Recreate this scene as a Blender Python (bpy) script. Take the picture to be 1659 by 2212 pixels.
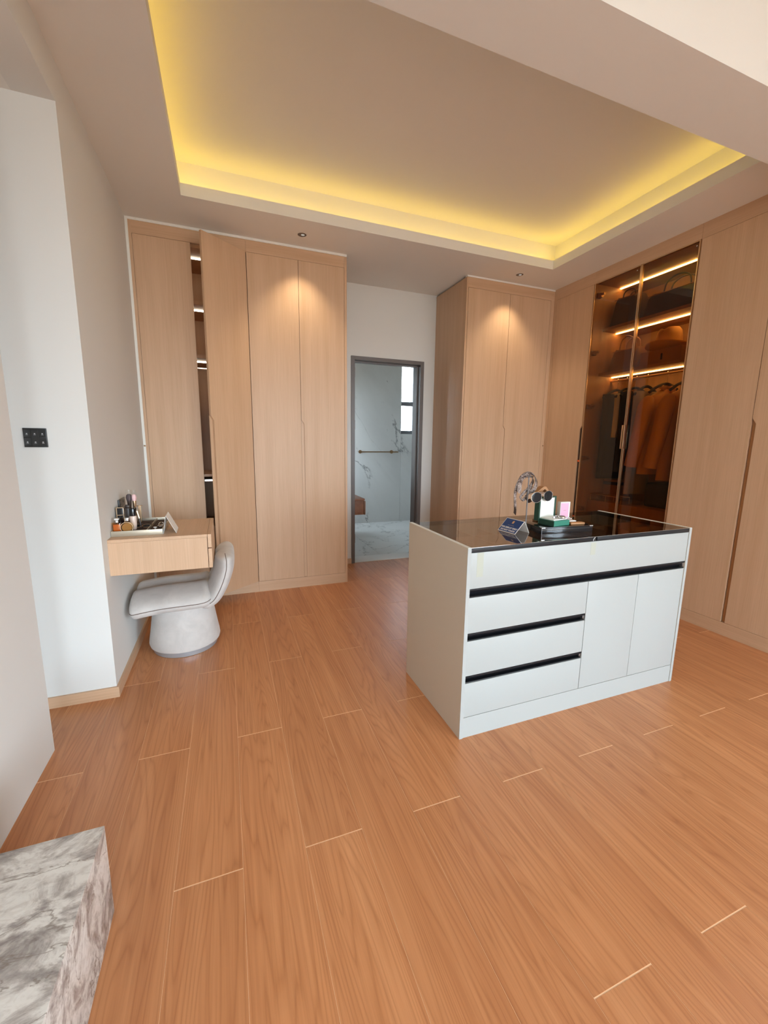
import bpy, bmesh, math, random
from mathutils import Vector, Matrix
random.seed(7)
for o in list(bpy.data.objects): bpy.data.objects.remove(o)
S = bpy.context.scene
COL = S.collection
# ------------------------------------------------------------------ camera
cd = bpy.data.cameras.new('camera'); cam = bpy.data.objects.new('camera', cd); COL.objects.link(cam)
cd.sensor_fit = 'HORIZONTAL'; cd.sensor_width = 36.0; cd.lens = 891.177/1659*36.0; cd.clip_start = 0.02; cd.clip_end = 200
yaw, pit, rol = math.radians(20.89167), math.radians(9.61312), math.radians(0.6923)
fw = Vector((math.sin(yaw)*math.cos(pit), math.cos(yaw)*math.cos(pit), -math.sin(pit)))
rt = Vector((math.cos(yaw), -math.sin(yaw), 0)); up = rt.cross(fw)
r2 = rt*math.cos(rol)+up*math.sin(rol); u2 = up*math.cos(rol)-rt*math.sin(rol)
m3 = Matrix((r2, u2, -fw)).transposed()
cam.matrix_world = Matrix.Translation((0, 0, 1.35)) @ m3.to_4x4()
S.camera = cam
# ------------------------------------------------------------------ world, exposure
S.view_settings.view_transform = 'Standard'; S.view_settings.look = 'None'
S.view_settings.exposure = 0.0; S.view_settings.gamma = 1.0; S.view_settings.use_curve_mapping = False
W = bpy.data.worlds.new('sky'); S.world = W; W.use_nodes = True
bg = W.node_tree.nodes['Background']; bg.inputs[1].default_value = 19.0
_t = W.node_tree; _c = _t.nodes.new('ShaderNodeTexCoord'); _s = _t.nodes.new('ShaderNodeSeparateXYZ'); _r = _t.nodes.new('ShaderNodeValToRGB')
_m = _t.nodes.new('ShaderNodeMath'); _m.operation = 'MULTIPLY_ADD'; _m.inputs[1].default_value = .5; _m.inputs[2].default_value = .5
_t.links.new(_c.outputs['Generated'], _s.inputs[0]); _t.links.new(_s.outputs['Z'], _m.inputs[0]); _t.links.new(_m.outputs[0], _r.inputs[0]); _t.links.new(_r.outputs[0], bg.inputs[0])
_e = _r.color_ramp.elements; _e[0].position = .46; _e[0].color = (.20, .20, .185, 1)      # sunlit ground seen from the windows
_e[1].position = .53; _e[1].color = (.74, .875, 1.0, 1)                                    # bright overcast sky

def area(name, loc, rot, sx, sy, power=0, color=(1, 1, 1), portal=False):
    l = bpy.data.lights.new(name, 'AREA'); l.shape = 'RECTANGLE'; l.size = sx; l.size_y = sy
    l.energy = power; l.color = color; l.cycles.is_portal = portal
    o = bpy.data.objects.new(name, l); COL.objects.link(o); o.location = loc; o.rotation_euler = rot; o['kind'] = 'helper'
    return o
area('window_portal', (1.5, -5.55, 1.4), (math.radians(90), 0, 0), 4.2, 2.6, portal=True)
area('window_portal', (-1.75, -5.55, 1.4), (math.radians(90), 0, 0), 1.4, 2.6, portal=True)
area('window_portal', (3.85, -3.3, 1.4), (0, math.radians(90), 0), 2.6, 2.6, portal=True)
area('window_portal', (2.9, 6.46, 2.06), (math.radians(-90), 0, 0), .26, 1.15, portal=True)
area('window_portal', (1.15, 6.17, 1.65), (0, math.radians(-90), 0), 1.7, .45, portal=True)

# ------------------------------------------------------------------ materials
def new_mat(name):
    m = bpy.data.materials.new(name); m.use_nodes = True
    return m, m.node_tree, m.node_tree.nodes['Principled BSDF']
def plain(name, col, rough=.5, metal=0, spec=.5, bump=0, bscale=200, sheen=0, coat=0):
    m, t, b = new_mat(name)
    b.inputs['Base Color'].default_value = (*col, 1); b.inputs['Roughness'].default_value = rough
    b.inputs['Metallic'].default_value = metal; b.inputs['Specular IOR Level'].default_value = spec
    b.inputs['Coat Weight'].default_value = coat; b.inputs['Sheen Weight'].default_value = sheen
    if bump:
        n = t.nodes.new('ShaderNodeTexNoise'); n.inputs['Scale'].default_value = bscale; n.inputs['Detail'].default_value = 3
        c = t.nodes.new('ShaderNodeTexCoord'); t.links.new(c.outputs['Object'], n.inputs['Vector'])
        p = t.nodes.new('ShaderNodeBump'); p.inputs['Strength'].default_value = bump; p.inputs['Distance'].default_value = .002
        t.links.new(n.outputs[0], p.inputs['Height']); t.links.new(p.outputs[0], b.inputs['Normal'])
    return m
def emis(name, col, s):
    m = bpy.data.materials.new(name); m.use_nodes = True; t = m.node_tree; t.nodes.clear()
    e = t.nodes.new('ShaderNodeEmission'); e.inputs[0].default_value = (*col, 1); e.inputs[1].default_value = s
    o = t.nodes.new('ShaderNodeOutputMaterial'); t.links.new(e.outputs[0], o.inputs[0]); return m
def glass(name, tint, refl=1.45, rough=0.0):
    m = bpy.data.materials.new(name); m.use_nodes = True; t = m.node_tree; t.nodes.clear()
    tr = t.nodes.new('ShaderNodeBsdfTransparent'); tr.inputs[0].default_value = (*tint, 1)
    g = t.nodes.new('ShaderNodeBsdfGlossy'); g.inputs['Roughness'].default_value = rough; g.inputs[0].default_value = (1, 1, 1, 1)
    f = t.nodes.new('ShaderNodeFresnel'); f.inputs[0].default_value = refl
    x = t.nodes.new('ShaderNodeMixShader'); o = t.nodes.new('ShaderNodeOutputMaterial')
    ge = t.nodes.new('ShaderNodeNewGeometry'); iv = t.nodes.new('ShaderNodeMath'); iv.operation = 'SUBTRACT'; iv.inputs[0].default_value = 1; t.links.new(ge.outputs['Backfacing'], iv.inputs[1])
    fm = t.nodes.new('ShaderNodeMath'); fm.operation = 'MULTIPLY'; t.links.new(f.outputs[0], fm.inputs[0]); t.links.new(iv.outputs[0], fm.inputs[1])
    t.links.new(fm.outputs[0], x.inputs[0]); t.links.new(tr.outputs[0], x.inputs[1]); t.links.new(g.outputs[0], x.inputs[2]); t.links.new(x.outputs[0], o.inputs[0])
    return m
def mapped(t, scale, rnd=True, loc=None):
    c = t.nodes.new('ShaderNodeTexCoord'); mp = t.nodes.new('ShaderNodeMapping'); mp.inputs['Scale'].default_value = scale
    if rnd:
        oi = t.nodes.new('ShaderNodeObjectInfo'); mu = t.nodes.new('ShaderNodeVectorMath'); mu.operation = 'SCALE'
        mu.inputs[0].default_value = (37, 53, 29); t.links.new(oi.outputs['Random'], mu.inputs['Scale'])
        ad = t.nodes.new('ShaderNodeVectorMath'); ad.operation = 'ADD'
        t.links.new(c.outputs['Object'], ad.inputs[0]); t.links.new(mu.outputs[0], ad.inputs[1]); t.links.new(ad.outputs[0], mp.inputs['Vector'])
    else: t.links.new(c.outputs['Object'], mp.inputs['Vector'])
    return mp
def noise(t, mp, scale=1, detail=4, rough=.5, dist=0):
    n = t.nodes.new('ShaderNodeTexNoise'); n.inputs['Scale'].default_value = scale; n.inputs['Detail'].default_value = detail
    n.inputs['Roughness'].default_value = rough; n.inputs['Distortion'].default_value = dist
    t.links.new(mp.outputs[0], n.inputs['Vector']); return n
def ramp(t, src, stops):
    r = t.nodes.new('ShaderNodeValToRGB'); e = r.color_ramp.elements
    e[0].position, e[0].color = stops[0][0], (*stops[0][1], 1); e[1].position, e[1].color = stops[-1][0], (*stops[-1][1], 1)
    for p, c in stops[1:-1]:
        k = e.new(p); k.color = (*c, 1)
    t.links.new(src, r.inputs[0]); return r
def mixc(t, fac, a, b, mode='MIX'):
    x = t.nodes.new('ShaderNodeMix'); x.data_type = 'RGBA'; x.blend_type = mode
    if isinstance(fac, float): x.inputs[0].default_value = fac
    else: t.links.new(fac, x.inputs[0])
    t.links.new(a, x.inputs[6]) if not isinstance(a, tuple) else setattr(x.inputs[6], 'default_value', (*a, 1))
    t.links.new(b, x.inputs[7]) if not isinstance(b, tuple) else setattr(x.inputs[7], 'default_value', (*b, 1))
    return x.outputs[2]
def veneer(name, base, dark, axis=2, rough=.42, rand=True):
    m, t, b = new_mat(name)
    def sc(a, l): return tuple(l if k == axis else a for k in range(3))
    n1 = noise(t, mapped(t, sc(14, .55), rand), 1, 5, .55, .3)
    n2 = noise(t, mapped(t, sc(170, 3.2), rand), 1, 3, .6)
    r1 = ramp(t, n1.outputs[0], [(.3, dark), (.62, base)])
    r2 = ramp(t, n2.outputs[0], [(.30, (.87, .84, .81)), (.6, (1, 1, 1))])
    c = mixc(t, .6, r1.outputs[0], r2.outputs[0], 'MULTIPLY')
    t.links.new(c, b.inputs['Base Color']); b.inputs['Roughness'].default_value = rough; b.inputs['Specular IOR Level'].default_value = .4
    p = t.nodes.new('ShaderNodeBump'); p.inputs['Strength'].default_value = .12; p.inputs['Distance'].default_value = .001
    t.links.new(n2.outputs[0], p.inputs['Height']); t.links.new(p.outputs[0], b.inputs['Normal'])
    return m
def floor_mat():
    m, t, b = new_mat('oak plank')
    n0 = noise(t, mapped(t, (5.5, .34, 1)), 1, 3, .42, .25)                       # growth rings seen as contour lines
    mu = t.nodes.new('ShaderNodeMath'); mu.operation = 'MULTIPLY'; mu.inputs[1].default_value = 36
    fr = t.nodes.new('ShaderNodeMath'); fr.operation = 'PINGPONG'; fr.inputs[1].default_value = .5
    t.links.new(n0.outputs[0], mu.inputs[0]); t.links.new(mu.outputs[0], fr.inputs[0])
    n1 = noise(t, mapped(t, (17, .38, 1)), 1, 4, .6, .2)
    n2 = noise(t, mapped(t, (150, 3.0, 1)), 1, 4, .65)
    base = ramp(t, n1.outputs[0], [(.28, (.54, .222, .092)), (.5, (.64, .285, .122)), (.75, (.72, .345, .158))])
    rings = ramp(t, fr.outputs[0], [(0.0, (.76, .69, .63)), (.14, (.92, .89, .86)), (.34, (.98, .98, .98)), (.5, (1.0, 1.0, 1.0))])
    fine = ramp(t, n2.outputs[0], [(.34, (.78, .72, .68)), (.56, (1, 1, 1))])
    c = mixc(t, .75, base.outputs[0], rings.outputs[0], 'MULTIPLY')
    c = mixc(t, .45, c, fine.outputs[0], 'MULTIPLY')
    oi = t.nodes.new('ShaderNodeObjectInfo')
    tone = ramp(t, oi.outputs['Random'], [(0, (.90, .88, .87)), (1, (1.0, 1.0, 1.0))])
    c = mixc(t, 1.0, c, tone.outputs[0], 'MULTIPLY')
    t.links.new(c, b.inputs['Base Color']); b.inputs['Roughness'].default_value = .33; b.inputs['Specular IOR Level'].default_value = .5
    p = t.nodes.new('ShaderNodeBump'); p.inputs['Strength'].default_value = .16; p.inputs['Distance'].default_value = .001
    t.links.new(n2.outputs[0], p.inputs['Height']); t.links.new(p.outputs[0], b.inputs['Normal'])
    return m
def marble_vein(name, base=(.62, .62, .60)):
    m, t, b = new_mat(name)
    src = mapped(t, (1, 1, 1), True)
    rot = t.nodes.new('ShaderNodeMapping'); rot.inputs['Rotation'].default_value = (0, math.radians(32), math.radians(-28)); t.links.new(src.outputs[0], rot.inputs['Vector'])
    st = t.nodes.new('ShaderNodeMapping'); st.inputs['Scale'].default_value = (1.5, 1.5, .55); t.links.new(rot.outputs[0], st.inputs['Vector'])
    n = noise(t, st, 1.5, 3, .5, .2)
    n2 = noise(t, st, 1.35, 8, .56, .35)
    d = t.nodes.new('ShaderNodeMath'); d.operation = 'SUBTRACT'; d.inputs[1].default_value = .5; t.links.new(n2.outputs[0], d.inputs[0])
    a = t.nodes.new('ShaderNodeMath'); a.operation = 'ABSOLUTE'; t.links.new(d.outputs[0], a.inputs[0])
    v = ramp(t, a.outputs[0], [(0, (1, 1, 1)), (.004, (.5, .5, .5)), (.014, (0, 0, 0))])
    msk = ramp(t, n.outputs[0], [(.40, (0, 0, 0)), (.52, (1, 1, 1))])
    f = mixc(t, 1.0, v.outputs[0], msk.outputs[0], 'MULTIPLY')
    cloud = ramp(t, n2.outputs[0], [(.35, tuple(x*.90 for x in base)), (.6, base)])
    c = mixc(t, f, cloud.outputs[0], (.14, .14, .14))
    t.links.new(c, b.inputs['Base Color']); b.inputs['Roughness'].default_value = .3
    return m
def marble_grey(name):
    m, t, b = new_mat(name)
    mp = t.nodes.new('ShaderNodeMapping'); mp.inputs['Rotation'].default_value = (.25, .3, math.radians(-32)); mp.inputs['Scale'].default_value = (1.6, 3.2, 2.6)
    c0 = t.nodes.new('ShaderNodeTexCoord'); t.links.new(c0.outputs['Object'], mp.inputs['Vector'])
    n1 = noise(t, mp, 3.6, 9, .66, .7)
    n2 = noise(t, mp, 15, 8, .7, .8)
    n3 = noise(t, mp, 1.9, 6, .55, .5)
    r1 = ramp(t, n1.outputs[0], [(.36, (.27, .245, .235)), (.46, (.50, .475, .455)), (.54, (.82, .82, .79)), (.72, (.88, .89, .87))])
    r2 = ramp(t, n2.outputs[0], [(.38, (.66, .63, .61)), (.55, (1, 1, 1))])
    c = mixc(t, .6, r1.outputs[0], r2.outputs[0], 'MULTIPLY')
    d = t.nodes.new('ShaderNodeMath'); d.operation = 'SUBTRACT'; d.inputs[1].default_value = .5; t.links.new(n3.outputs[0], d.inputs[0])
    a = t.nodes.new('ShaderNodeMath'); a.operation = 'ABSOLUTE'; t.links.new(d.outputs[0], a.inputs[0])
    v = ramp(t, a.outputs[0], [(0, (.8, .8, .8)), (.008, (0, 0, 0))])
    c = mixc(t, v.outputs[0], c, (.25, .21, .18))
    t.links.new(c, b.inputs['Base Color']); b.inputs['Roughness'].default_value = .25
    return m
def fabric(name, col):
    m, t, b = new_mat(name)
    n = noise(t, mapped(t, (1, 1, 1), False), 9, 5, .65, .4)
    r = ramp(t, n.outputs[0], [(.32, tuple(x*.86 for x in col)), (.6, col)])
    t.links.new(r.outputs[0], b.inputs['Base Color']); b.inputs['Roughness'].default_value = .9; b.inputs['Sheen Weight'].default_value = .3
    n2 = noise(t, mapped(t, (1, 1, 1), False), 420, 2, .5)
    p = t.nodes.new('ShaderNodeBump'); p.inputs['Strength'].default_value = .35; p.inputs['Distance'].default_value = .0015
    t.links.new(n2.outputs[0], p.inputs['Height']); t.links.new(p.outputs[0], b.inputs['Normal'])
    return m
def snakeskin():
    m, t, b = new_mat('snakeskin')
    v = t.nodes.new('ShaderNodeTexVoronoi'); v.inputs['Scale'].default_value = 260
    t.links.new(mapped(t, (1, 1, 1), False).outputs[0], v.inputs['Vector'])
    n = noise(t, mapped(t, (1, 1, 1), False), 45, 2)
    r = ramp(t, v.outputs['Distance'], [(.2, (.62, .53, .48)), (.75, (.13, .085, .07))])
    r2 = ramp(t, n.outputs[0], [(.4, (.35, .30, .28)), (.6, (1, 1, 1))])
    t.links.new(mixc(t, 1.0, r.outputs[0], r2.outputs[0], 'MULTIPLY'), b.inputs['Base Color']); b.inputs['Roughness'].default_value = .4
    return m
M = {}
M['wall'] = plain('wall paint', (.75, .745, .715), .75, spec=.25, bump=.05, bscale=300)
M['ceil'] = plain('ceiling paint', (.82, .81, .775), .85, spec=.2)
M['wood'] = veneer('oak veneer', (.66, .442, .285), (.60, .388, .240))
M['woodh'] = veneer('oak veneer horizontal', (.66, .442, .285), (.60, .388, .240), axis=0)
M['woody'] = veneer('oak veneer along depth', (.66, .442, .285), (.60, .388, .240), axis=1)
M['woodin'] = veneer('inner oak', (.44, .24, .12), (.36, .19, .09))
M['floor'] = floor_mat()
M['joint_highlight'] = plain('floor joint', (.93, .62, .38), .8)  # pale tone paints bevel highlights along the plank joints
M['white'] = plain('white lacquer', (.405, .43, .42), .35, bump=.02, bscale=60)
M['sidepanel'] = plain('beige side panel', (.62, .555, .45), .5, bump=.03, bscale=60)
M['black'] = plain('black aluminium', (.010, .011, .014), .35, spec=.3)
M['blackgloss'] = plain('black lacquer', (.006, .006, .008), .12, spec=.6)
M['brownglass'] = glass('brown glass', (.74, .56, .33), 1.5)
M['tinted'] = glass('smoked tabletop glass', (.70, .60, .48), 6.5)
M['clear'] = glass('clear glass', (.97, .98, .98), 1.4)
M['amber'] = glass('amber scent', (.93, .70, .45), 1.45)
M['paleamber'] = glass('pale gold scent', (.95, .85, .62), 1.45)
M['gold'] = plain('champagne metal', (.75, .55, .36), .28, metal=1)
M['brass'] = plain('dark brass', (.30, .18, .09), .35, metal=1)
M['chrome'] = plain('chrome', (.75, .75, .76), .15, metal=1)
M['steel'] = plain('grey metal', (.33, .32, .33), .35, metal=1)
M['marble'] = marble_vein('white veined marble')
M['greymarble'] = marble_grey('grey brown marble')
M['frame'] = plain('bronze door frame', (.15, .132, .125), .38, spec=.5)
M['winframe'] = plain('dark window frame', (.12, .12, .13), .4)
M['boucle'] = fabric('cream boucle', (.60, .565, .535))
M['plinth'] = plain('brushed plinth', (.50, .56, .62), .35, metal=.6)
M['seam'] = plain('dark piping', (.16, .11, .085), .8)
M['ledcove'] = emis('cove led', (1.0, .66, .10), 10.5)
M['led'] = emis('wardrobe led', (1.0, .80, .50), 30)
M['lens'] = plain('dark lens', (.010, .010, .013), .12, spec=.25)
M['switch'] = plain('black glass switch', (.022, .022, .022), .3)
M['icon'] = plain('icon print', (.55, .55, .55), .5)
M['green'] = plain('dark green leather', (.012, .055, .035), .4)
M['greenl'] = plain('bright green leather', (.03, .20, .14), .45)
M['cream'] = plain('cream lining', (.82, .83, .78), .7)
M['pink'] = plain('pink card', (.78, .42, .58), .6)
M['whitecard'] = plain('white card', (.80, .78, .75), .6)
M['blue'] = plain('blue card', (.010, .055, .20), .5)
M['tan'] = plain('tan leather', (.42, .20, .08), .5)
M['darkbrown'] = plain('dark brown leather', (.035, .018, .012), .35)
M['suede'] = plain('dark brown suede', (.07, .035, .022), .9, bump=.2)
M['tote'] = plain('tan tote leather', (.30, .15, .07), .6, bump=.1)
M['felt'] = plain('camel felt', (.72, .44, .17), .9, bump=.2)
M['camel'] = plain('camel wool', (.66, .36, .13), .95, bump=.25, bscale=120)
M['boxbrown'] = plain('brown box', (.40, .20, .09), .6)
M['greycloth'] = plain('grey cloth', (.45, .40, .36), .9)
M['whitecloth'] = plain('pale cloth', (.75, .78, .82), .9)
M['darkcloth'] = plain('black cloth', (.02, .018, .018), .9)
M['velvet'] = plain('tray lining', (.48, .32, .20), .9)
M['velvetd'] = plain('dark tray lining', (.035, .015, .010), .7)
M['champ'] = plain('champagne tray', (.52, .46, .36), .35, metal=.5)
M['orange'] = plain('orange sticker', (1.0, .18, .05), .5)
M['pinkhair'] = plain('pink bristles', (.85, .55, .56), .95)
M['darkhair'] = plain('dark bristles', (.07, .05, .055), .95)
M['rosegold'] = plain('rose cream lacquer', (.78, .60, .50), .25)
M['tape'] = plain('yellowed tape', (.425, .44, .37), .6)
M['wire'] = plain('clip white', (.8, .8, .8), .5)
M['snake'] = snakeskin()
M['vanity'] = veneer('vanity walnut', (.34, .15, .085), (.26, .11, .06), axis=1)
M['lampin'] = plain('lamp reflector', (.13, .10, .085), .35)  # dark colour stands in for the shade inside the lamp recess
M['tabletop'] = plain('vanity top', (.34, .20, .12), .5)
M['filler'] = plain('filler paint', (.86, .85, .80), .6)
M['ledsoft'] = emis('cabinet led', (1.0, .86, .66), 11)
M['stone'] = plain('threshold stone', (.74, .75, .74), .3)

# ------------------------------------------------------------------ mesh helpers
BASE = {}
def mk(name, bm, mat, parent=None, origin=None, smooth=False, kind=None, mats=None):
    me = bpy.data.meshes.new(name)
    vs = [v.co for v in bm.verts]
    if origin is None:
        lo = Vector([min(v[i] for v in vs) for i in range(3)]); hi = Vector([max(v[i] for v in vs) for i in range(3)])
        origin = (lo+hi)/2
        if parent is None: origin.z = lo.z
    origin = Vector(origin)
    bmesh.ops.translate(bm, verts=bm.verts, vec=-origin)
    bmesh.ops.recalc_face_normals(bm, faces=bm.faces)
    bm.to_mesh(me); bm.free()
    for mm in (mats or [mat]): me.materials.append(mm)
    if smooth:
        for p in me.polygons: p.use_smooth = True
        try: me.set_sharp_from_angle(angle=math.radians(40))
        except Exception: pass
    o = bpy.data.objects.new(name, me); COL.objects.link(o)
    if parent is not None:
        o.parent = parent; o.location = origin-BASE[parent.name]
    else: o.location = origin
    BASE[o.name] = origin
    if kind: o['kind'] = kind
    return o
def thing(name, label, cat, loc, group=None, rz=0):
    o = bpy.data.objects.new(name, None); COL.objects.link(o); o.location = loc; o.rotation_euler = (0, 0, rz)
    o.empty_display_size = .05
    BASE[o.name] = Vector(loc); o['label'] = label; o['category'] = cat
    if group: o['group'] = group
    return o
def tag(o, label, cat, group=None):
    o['label'] = label; o['category'] = cat
    if group: o['group'] = group
    return o
def addbox(bm, x0, x1, y0, y1, z0, z1, bev=0, seg=2):
    vs = [bm.verts.new((x, y, z)) for x in (x0, x1) for y in (y0, y1) for z in (z0, z1)]
    fs = [bm.faces.new([vs[i] for i in q]) for q in ((0, 1, 3, 2), (4, 6, 7, 5), (0, 4, 5, 1), (2, 3, 7, 6), (0, 2, 6, 4), (1, 5, 7, 3))]
    if bev:
        es = list({e for f in fs for e in f.edges})
        bmesh.ops.bevel(bm, geom=es, offset=bev, segments=seg, affect='EDGES', profile=.6)
    return bm
def box(name, x0, x1, y0, y1, z0, z1, mat, parent=None, bev=0, seg=2, **k):
    return mk(name, addbox(bmesh.new(), x0, x1, y0, y1, z0, z1, bev, seg), mat, parent, smooth=bev > 0.0008, **k)
def boxes(name, lst, mat, parent=None, bev=0, **k):
    bm = bmesh.new()
    for b in lst: addbox(bm, *b, bev=bev)
    return mk(name, bm, mat, parent, **k)
def prism(name, poly, plane, d0, d1, mat, parent=None, **k):
    """poly: 2-D points; plane 'xz' extrudes in y, 'yz' in x, 'xy' in z"""
    bm = bmesh.new()
    def P(a, b, d): return {'xz': (a, d, b), 'yz': (d, a, b), 'xy': (a, b, d)}[plane]
    A = [bm.verts.new(P(a, b, d0)) for a, b in poly]; B = [bm.verts.new(P(a, b, d1)) for a, b in poly]
    bm.faces.new(A); bm.faces.new(B[::-1]); n = len(poly)
    for i in range(n): bm.faces.new((A[i], A[(i+1) % n], B[(i+1) % n], B[i]))
    return mk(name, bm, mat, parent, **k)
def addlathe(bm, cx, cy, prof, n=24, ax='z'):
    rings = []
    for r, h in prof:
        ring = []
        for i in range(n):
            a = 2*math.pi*i/n
            if ax == 'z': p = (cx+r*math.cos(a), cy+r*math.sin(a), h)
            ring.append(bm.verts.new(p))
        rings.append(ring)
    for a, b in zip(rings, rings[1:]):
        for i in range(n): bm.faces.new((a[i], a[(i+1) % n], b[(i+1) % n], b[i]))
    bm.faces.new(rings[0][::-1]); bm.faces.new(rings[-1])
    return bm
def lathe(name, cx, cy, prof, mat, parent=None, n=24, **k):
    return mk(name, addlathe(bmesh.new(), cx, cy, prof, n), mat, parent, smooth=True, **k)
def addtube(bm, pts, r, n=8, closed=False):
    pts = [Vector(p) for p in pts]; rings = []; N = len(pts); prev = None
    for i, p in enumerate(pts):
        a = pts[(i-1) % N] if (closed or i > 0) else p; b = pts[(i+1) % N] if (closed or i < N-1) else p
        d = (b-a).normalized()
        ref = prev if prev is not None else (Vector((0, 0, 1)) if abs(d.z) < .9 else Vector((1, 0, 0)))
        u = ref-d*ref.dot(d)
        if u.length < 1e-5: u = d.orthogonal()
        u.normalize(); w = d.cross(u); prev = u
        rr = r[i] if isinstance(r, (list, tuple)) else r
        rings.append([bm.verts.new(p+(u*math.cos(2*math.pi*k/n)+w*math.sin(2*math.pi*k/n))*rr) for k in range(n)])
    for i in range(N if closed else N-1):
        a, b = rings[i], rings[(i+1) % N]
        for k in range(n): bm.faces.new((a[k], a[(k+1) % n], b[(k+1) % n], b[k]))
    if not closed: bm.faces.new(rings[0][::-1]); bm.faces.new(rings[-1])
    return bm
def tube(name, pts, r, mat, parent=None, n=8, closed=False, **k):
    return mk(name, addtube(bmesh.new(), pts, r, n, closed), mat, parent, smooth=True, **k)
def loft(name, rings, mat, parent=None, cap=True, **k):
    bm = bmesh.new(); R = [[bm.verts.new(p) for p in r] for r in rings]; n = len(R[0])
    for a, b in zip(R, R[1:]):
        for i in range(n): bm.faces.new((a[i], a[(i+1) % n], b[(i+1) % n], b[i]))
    if cap: bm.faces.new(R[0][::-1]); bm.faces.new(R[-1])
    return mk(name, bm, mat, parent, smooth=True, **k)
def sph(name, c, rx, ry, rz, mat, parent=None, u=16, v=10, **k):
    bm = bmesh.new(); bmesh.ops.create_uvsphere(bm, u_segments=u, v_segments=v, radius=1)
    for q in bm.verts: q.co = Vector((c[0]+q.co.x*rx, c[1]+q.co.y*ry, c[2]+q.co.z*rz))
    return mk(name, bm, mat, parent, smooth=True, **k)
def struct(o): o['kind'] = 'structure'; return o
def smoothpath(P, n=6):
    P = [Vector(p) for p in P]; out = []
    for i in range(len(P)-1):
        p0 = P[max(i-1, 0)]; p1 = P[i]; p2 = P[i+1]; p3 = P[min(i+2, len(P)-1)]
        for k in range(n):
            t = k/n; out.append(.5*((2*p1)+(-p0+p2)*t+(2*p0-5*p1+4*p2-p3)*t*t+(-p0+3*p1-3*p2+p3)*t**3))
    out.append(P[-1]); return out

ZC = 2.93       # soffit height
ZD = 2.826      # top of wardrobe doors
ZT = .095       # toe height
XR = 3.295      # face of the right-hand wardrobes
XL = -.6        # left wall
YL = 3.73       # face of left wardrobe
YC = 3.70       # face of the closet beside the right corner

# ------------------------------------------------------------------ floor
flo = struct(box('floor', -2.6, 3.9, -5.6, 4.5, -.12, -.0006, M['joint_highlight']))
W_ = .1995; g = .0007; k0 = -11; pl = 0
cache = {}
for k in range(k0, 22):
    xa = -.411+W_*k+g; xb = -.411+W_*(k+1)-g
    if xa > 3.88: continue
    xb = min(xb, 3.89)
    if xa < -2.59: xa = -2.59
    ytop = 4.33 if xb > -.6 else 2.37
    y0 = (1.193 if k % 2 == 1 else .562) - 1.263*5
    while y0 < ytop:
        ya, yb = max(y0+.0020, -5.5), min(y0+1.263-.0020, ytop)
        if yb-ya > .03:
            key = (round(xb-xa, 4), round(yb-ya, 4))
            if key in cache:
                o = bpy.data.objects.new('plank', cache[key]); COL.objects.link(o); o.parent = flo
            else:
                o = mk('plank', addbox(bmesh.new(), -(xb-xa)/2, (xb-xa)/2, -(yb-ya)/2, (yb-ya)/2, -.0025, 0), M['floor'], flo, origin=(0, 0, 0)); cache[key] = o.data
            o.location = Vector(((xa+xb)/2, (ya+yb)/2, 0))-BASE[flo.name]
            pl += 1
        y0 += 1.263

# ------------------------------------------------------------------ shell
struct(box('wall_left', -.75, XL, 2.37, 4.32, 0, ZC+.4, M['wall']))
struct(box('wall_nook', -2.6, -.75, 2.37, 2.52, 0, ZC, M['wall']))
struct(box('wall_left_near', -.90, -.765, -5.6, 2.014, 0, 2.75, M['wall']))
struct(box('wall_left_end', -2.72, -2.6, -5.6, 2.52, 0, 2.75, M['wall']))
struct(box('trim_1', -.75, XL, -5.6, 2.37, 2.75, 3.4, M['wall']))               # bulkhead above the opening
struct(box('ceiling_nook', -2.72, -.75, -5.6, 2.37, 2.75, 2.9, M['ceil']))
struct(boxes('wall_back', [(-.75, 1.265, 4.32, 4.5, 0, 3.4), (2.09, 3.9, 4.32, 4.5, 0, 3.4), (1.265, 2.09, 4.32, 4.5, 2.225, 3.4)], M['wall']))
struct(boxes('wall_right', [(3.9, 4.02, -2.0, 4.5, 0, 3.4), (3.9, 4.02, -5.6, -4.6, 0, 3.4), (3.9, 4.02, -4.6, -2.0, 2.7, 3.4), (3.9, 4.02, -4.6, -2.0, 0, .1)], M['wall']))
w5 = struct(boxes('added_window_5', [(3.94, 3.98, -4.6, -2.0, .1, .15), (3.94, 3.98, -4.6, -2.0, 2.65, 2.7)]+[(3.94, 3.98, y-.03, y+.03, .15, 2.65) for y in (-4.57, -3.3, -2.03)], M['winframe']))  # unseen side window, added to brighten the left wall
for a, b in ((-4.54, -3.33), (-3.27, -2.06)): box('pane', 3.958, 3.964, a, b, .15, 2.65, M['clear'], w5)
struct(boxes('wall_front', [(-2.72, -2.45, -5.75, -5.6, 0, 3.4), (-1.05, -.6, -5.75, -5.6, 0, 3.4), (3.6, 4.02, -5.75, -5.6, 0, 3.4),
                            (-2.45, -1.05, -5.75, -5.6, 2.7, 3.4), (-.6, 3.6, -5.75, -5.6, 2.7, 3.4), (-2.45, -1.05, -5.75, -5.6, 0, .1), (-.6, 3.6, -5.75, -5.6, 0, .1)], M['wall']))
for n_, xs in (('window_1', (-.6, .8, 2.2, 3.6)), ('window_2', (-2.45, -1.05))):
    w = boxes(n_, [(xs[0], xs[-1], -5.7, -5.65, .1, .15), (xs[0], xs[-1], -5.7, -5.65, 2.65, 2.7)]+[(x-.03, x+.03, -5.7, -5.65, .15, 2.65) for x in xs], M['winframe']); struct(w)
    for a, b in zip(xs, xs[1:]): box('pane', a+.03, b-.03, -5.68, -5.672, .15, 2.65, M['clear'], w)
TX0, TX1, TY0, TY1 = -.195, 2.887, 1.60, 3.295; SB = .135; ZL = 3.005; ZU = 3.2
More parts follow.
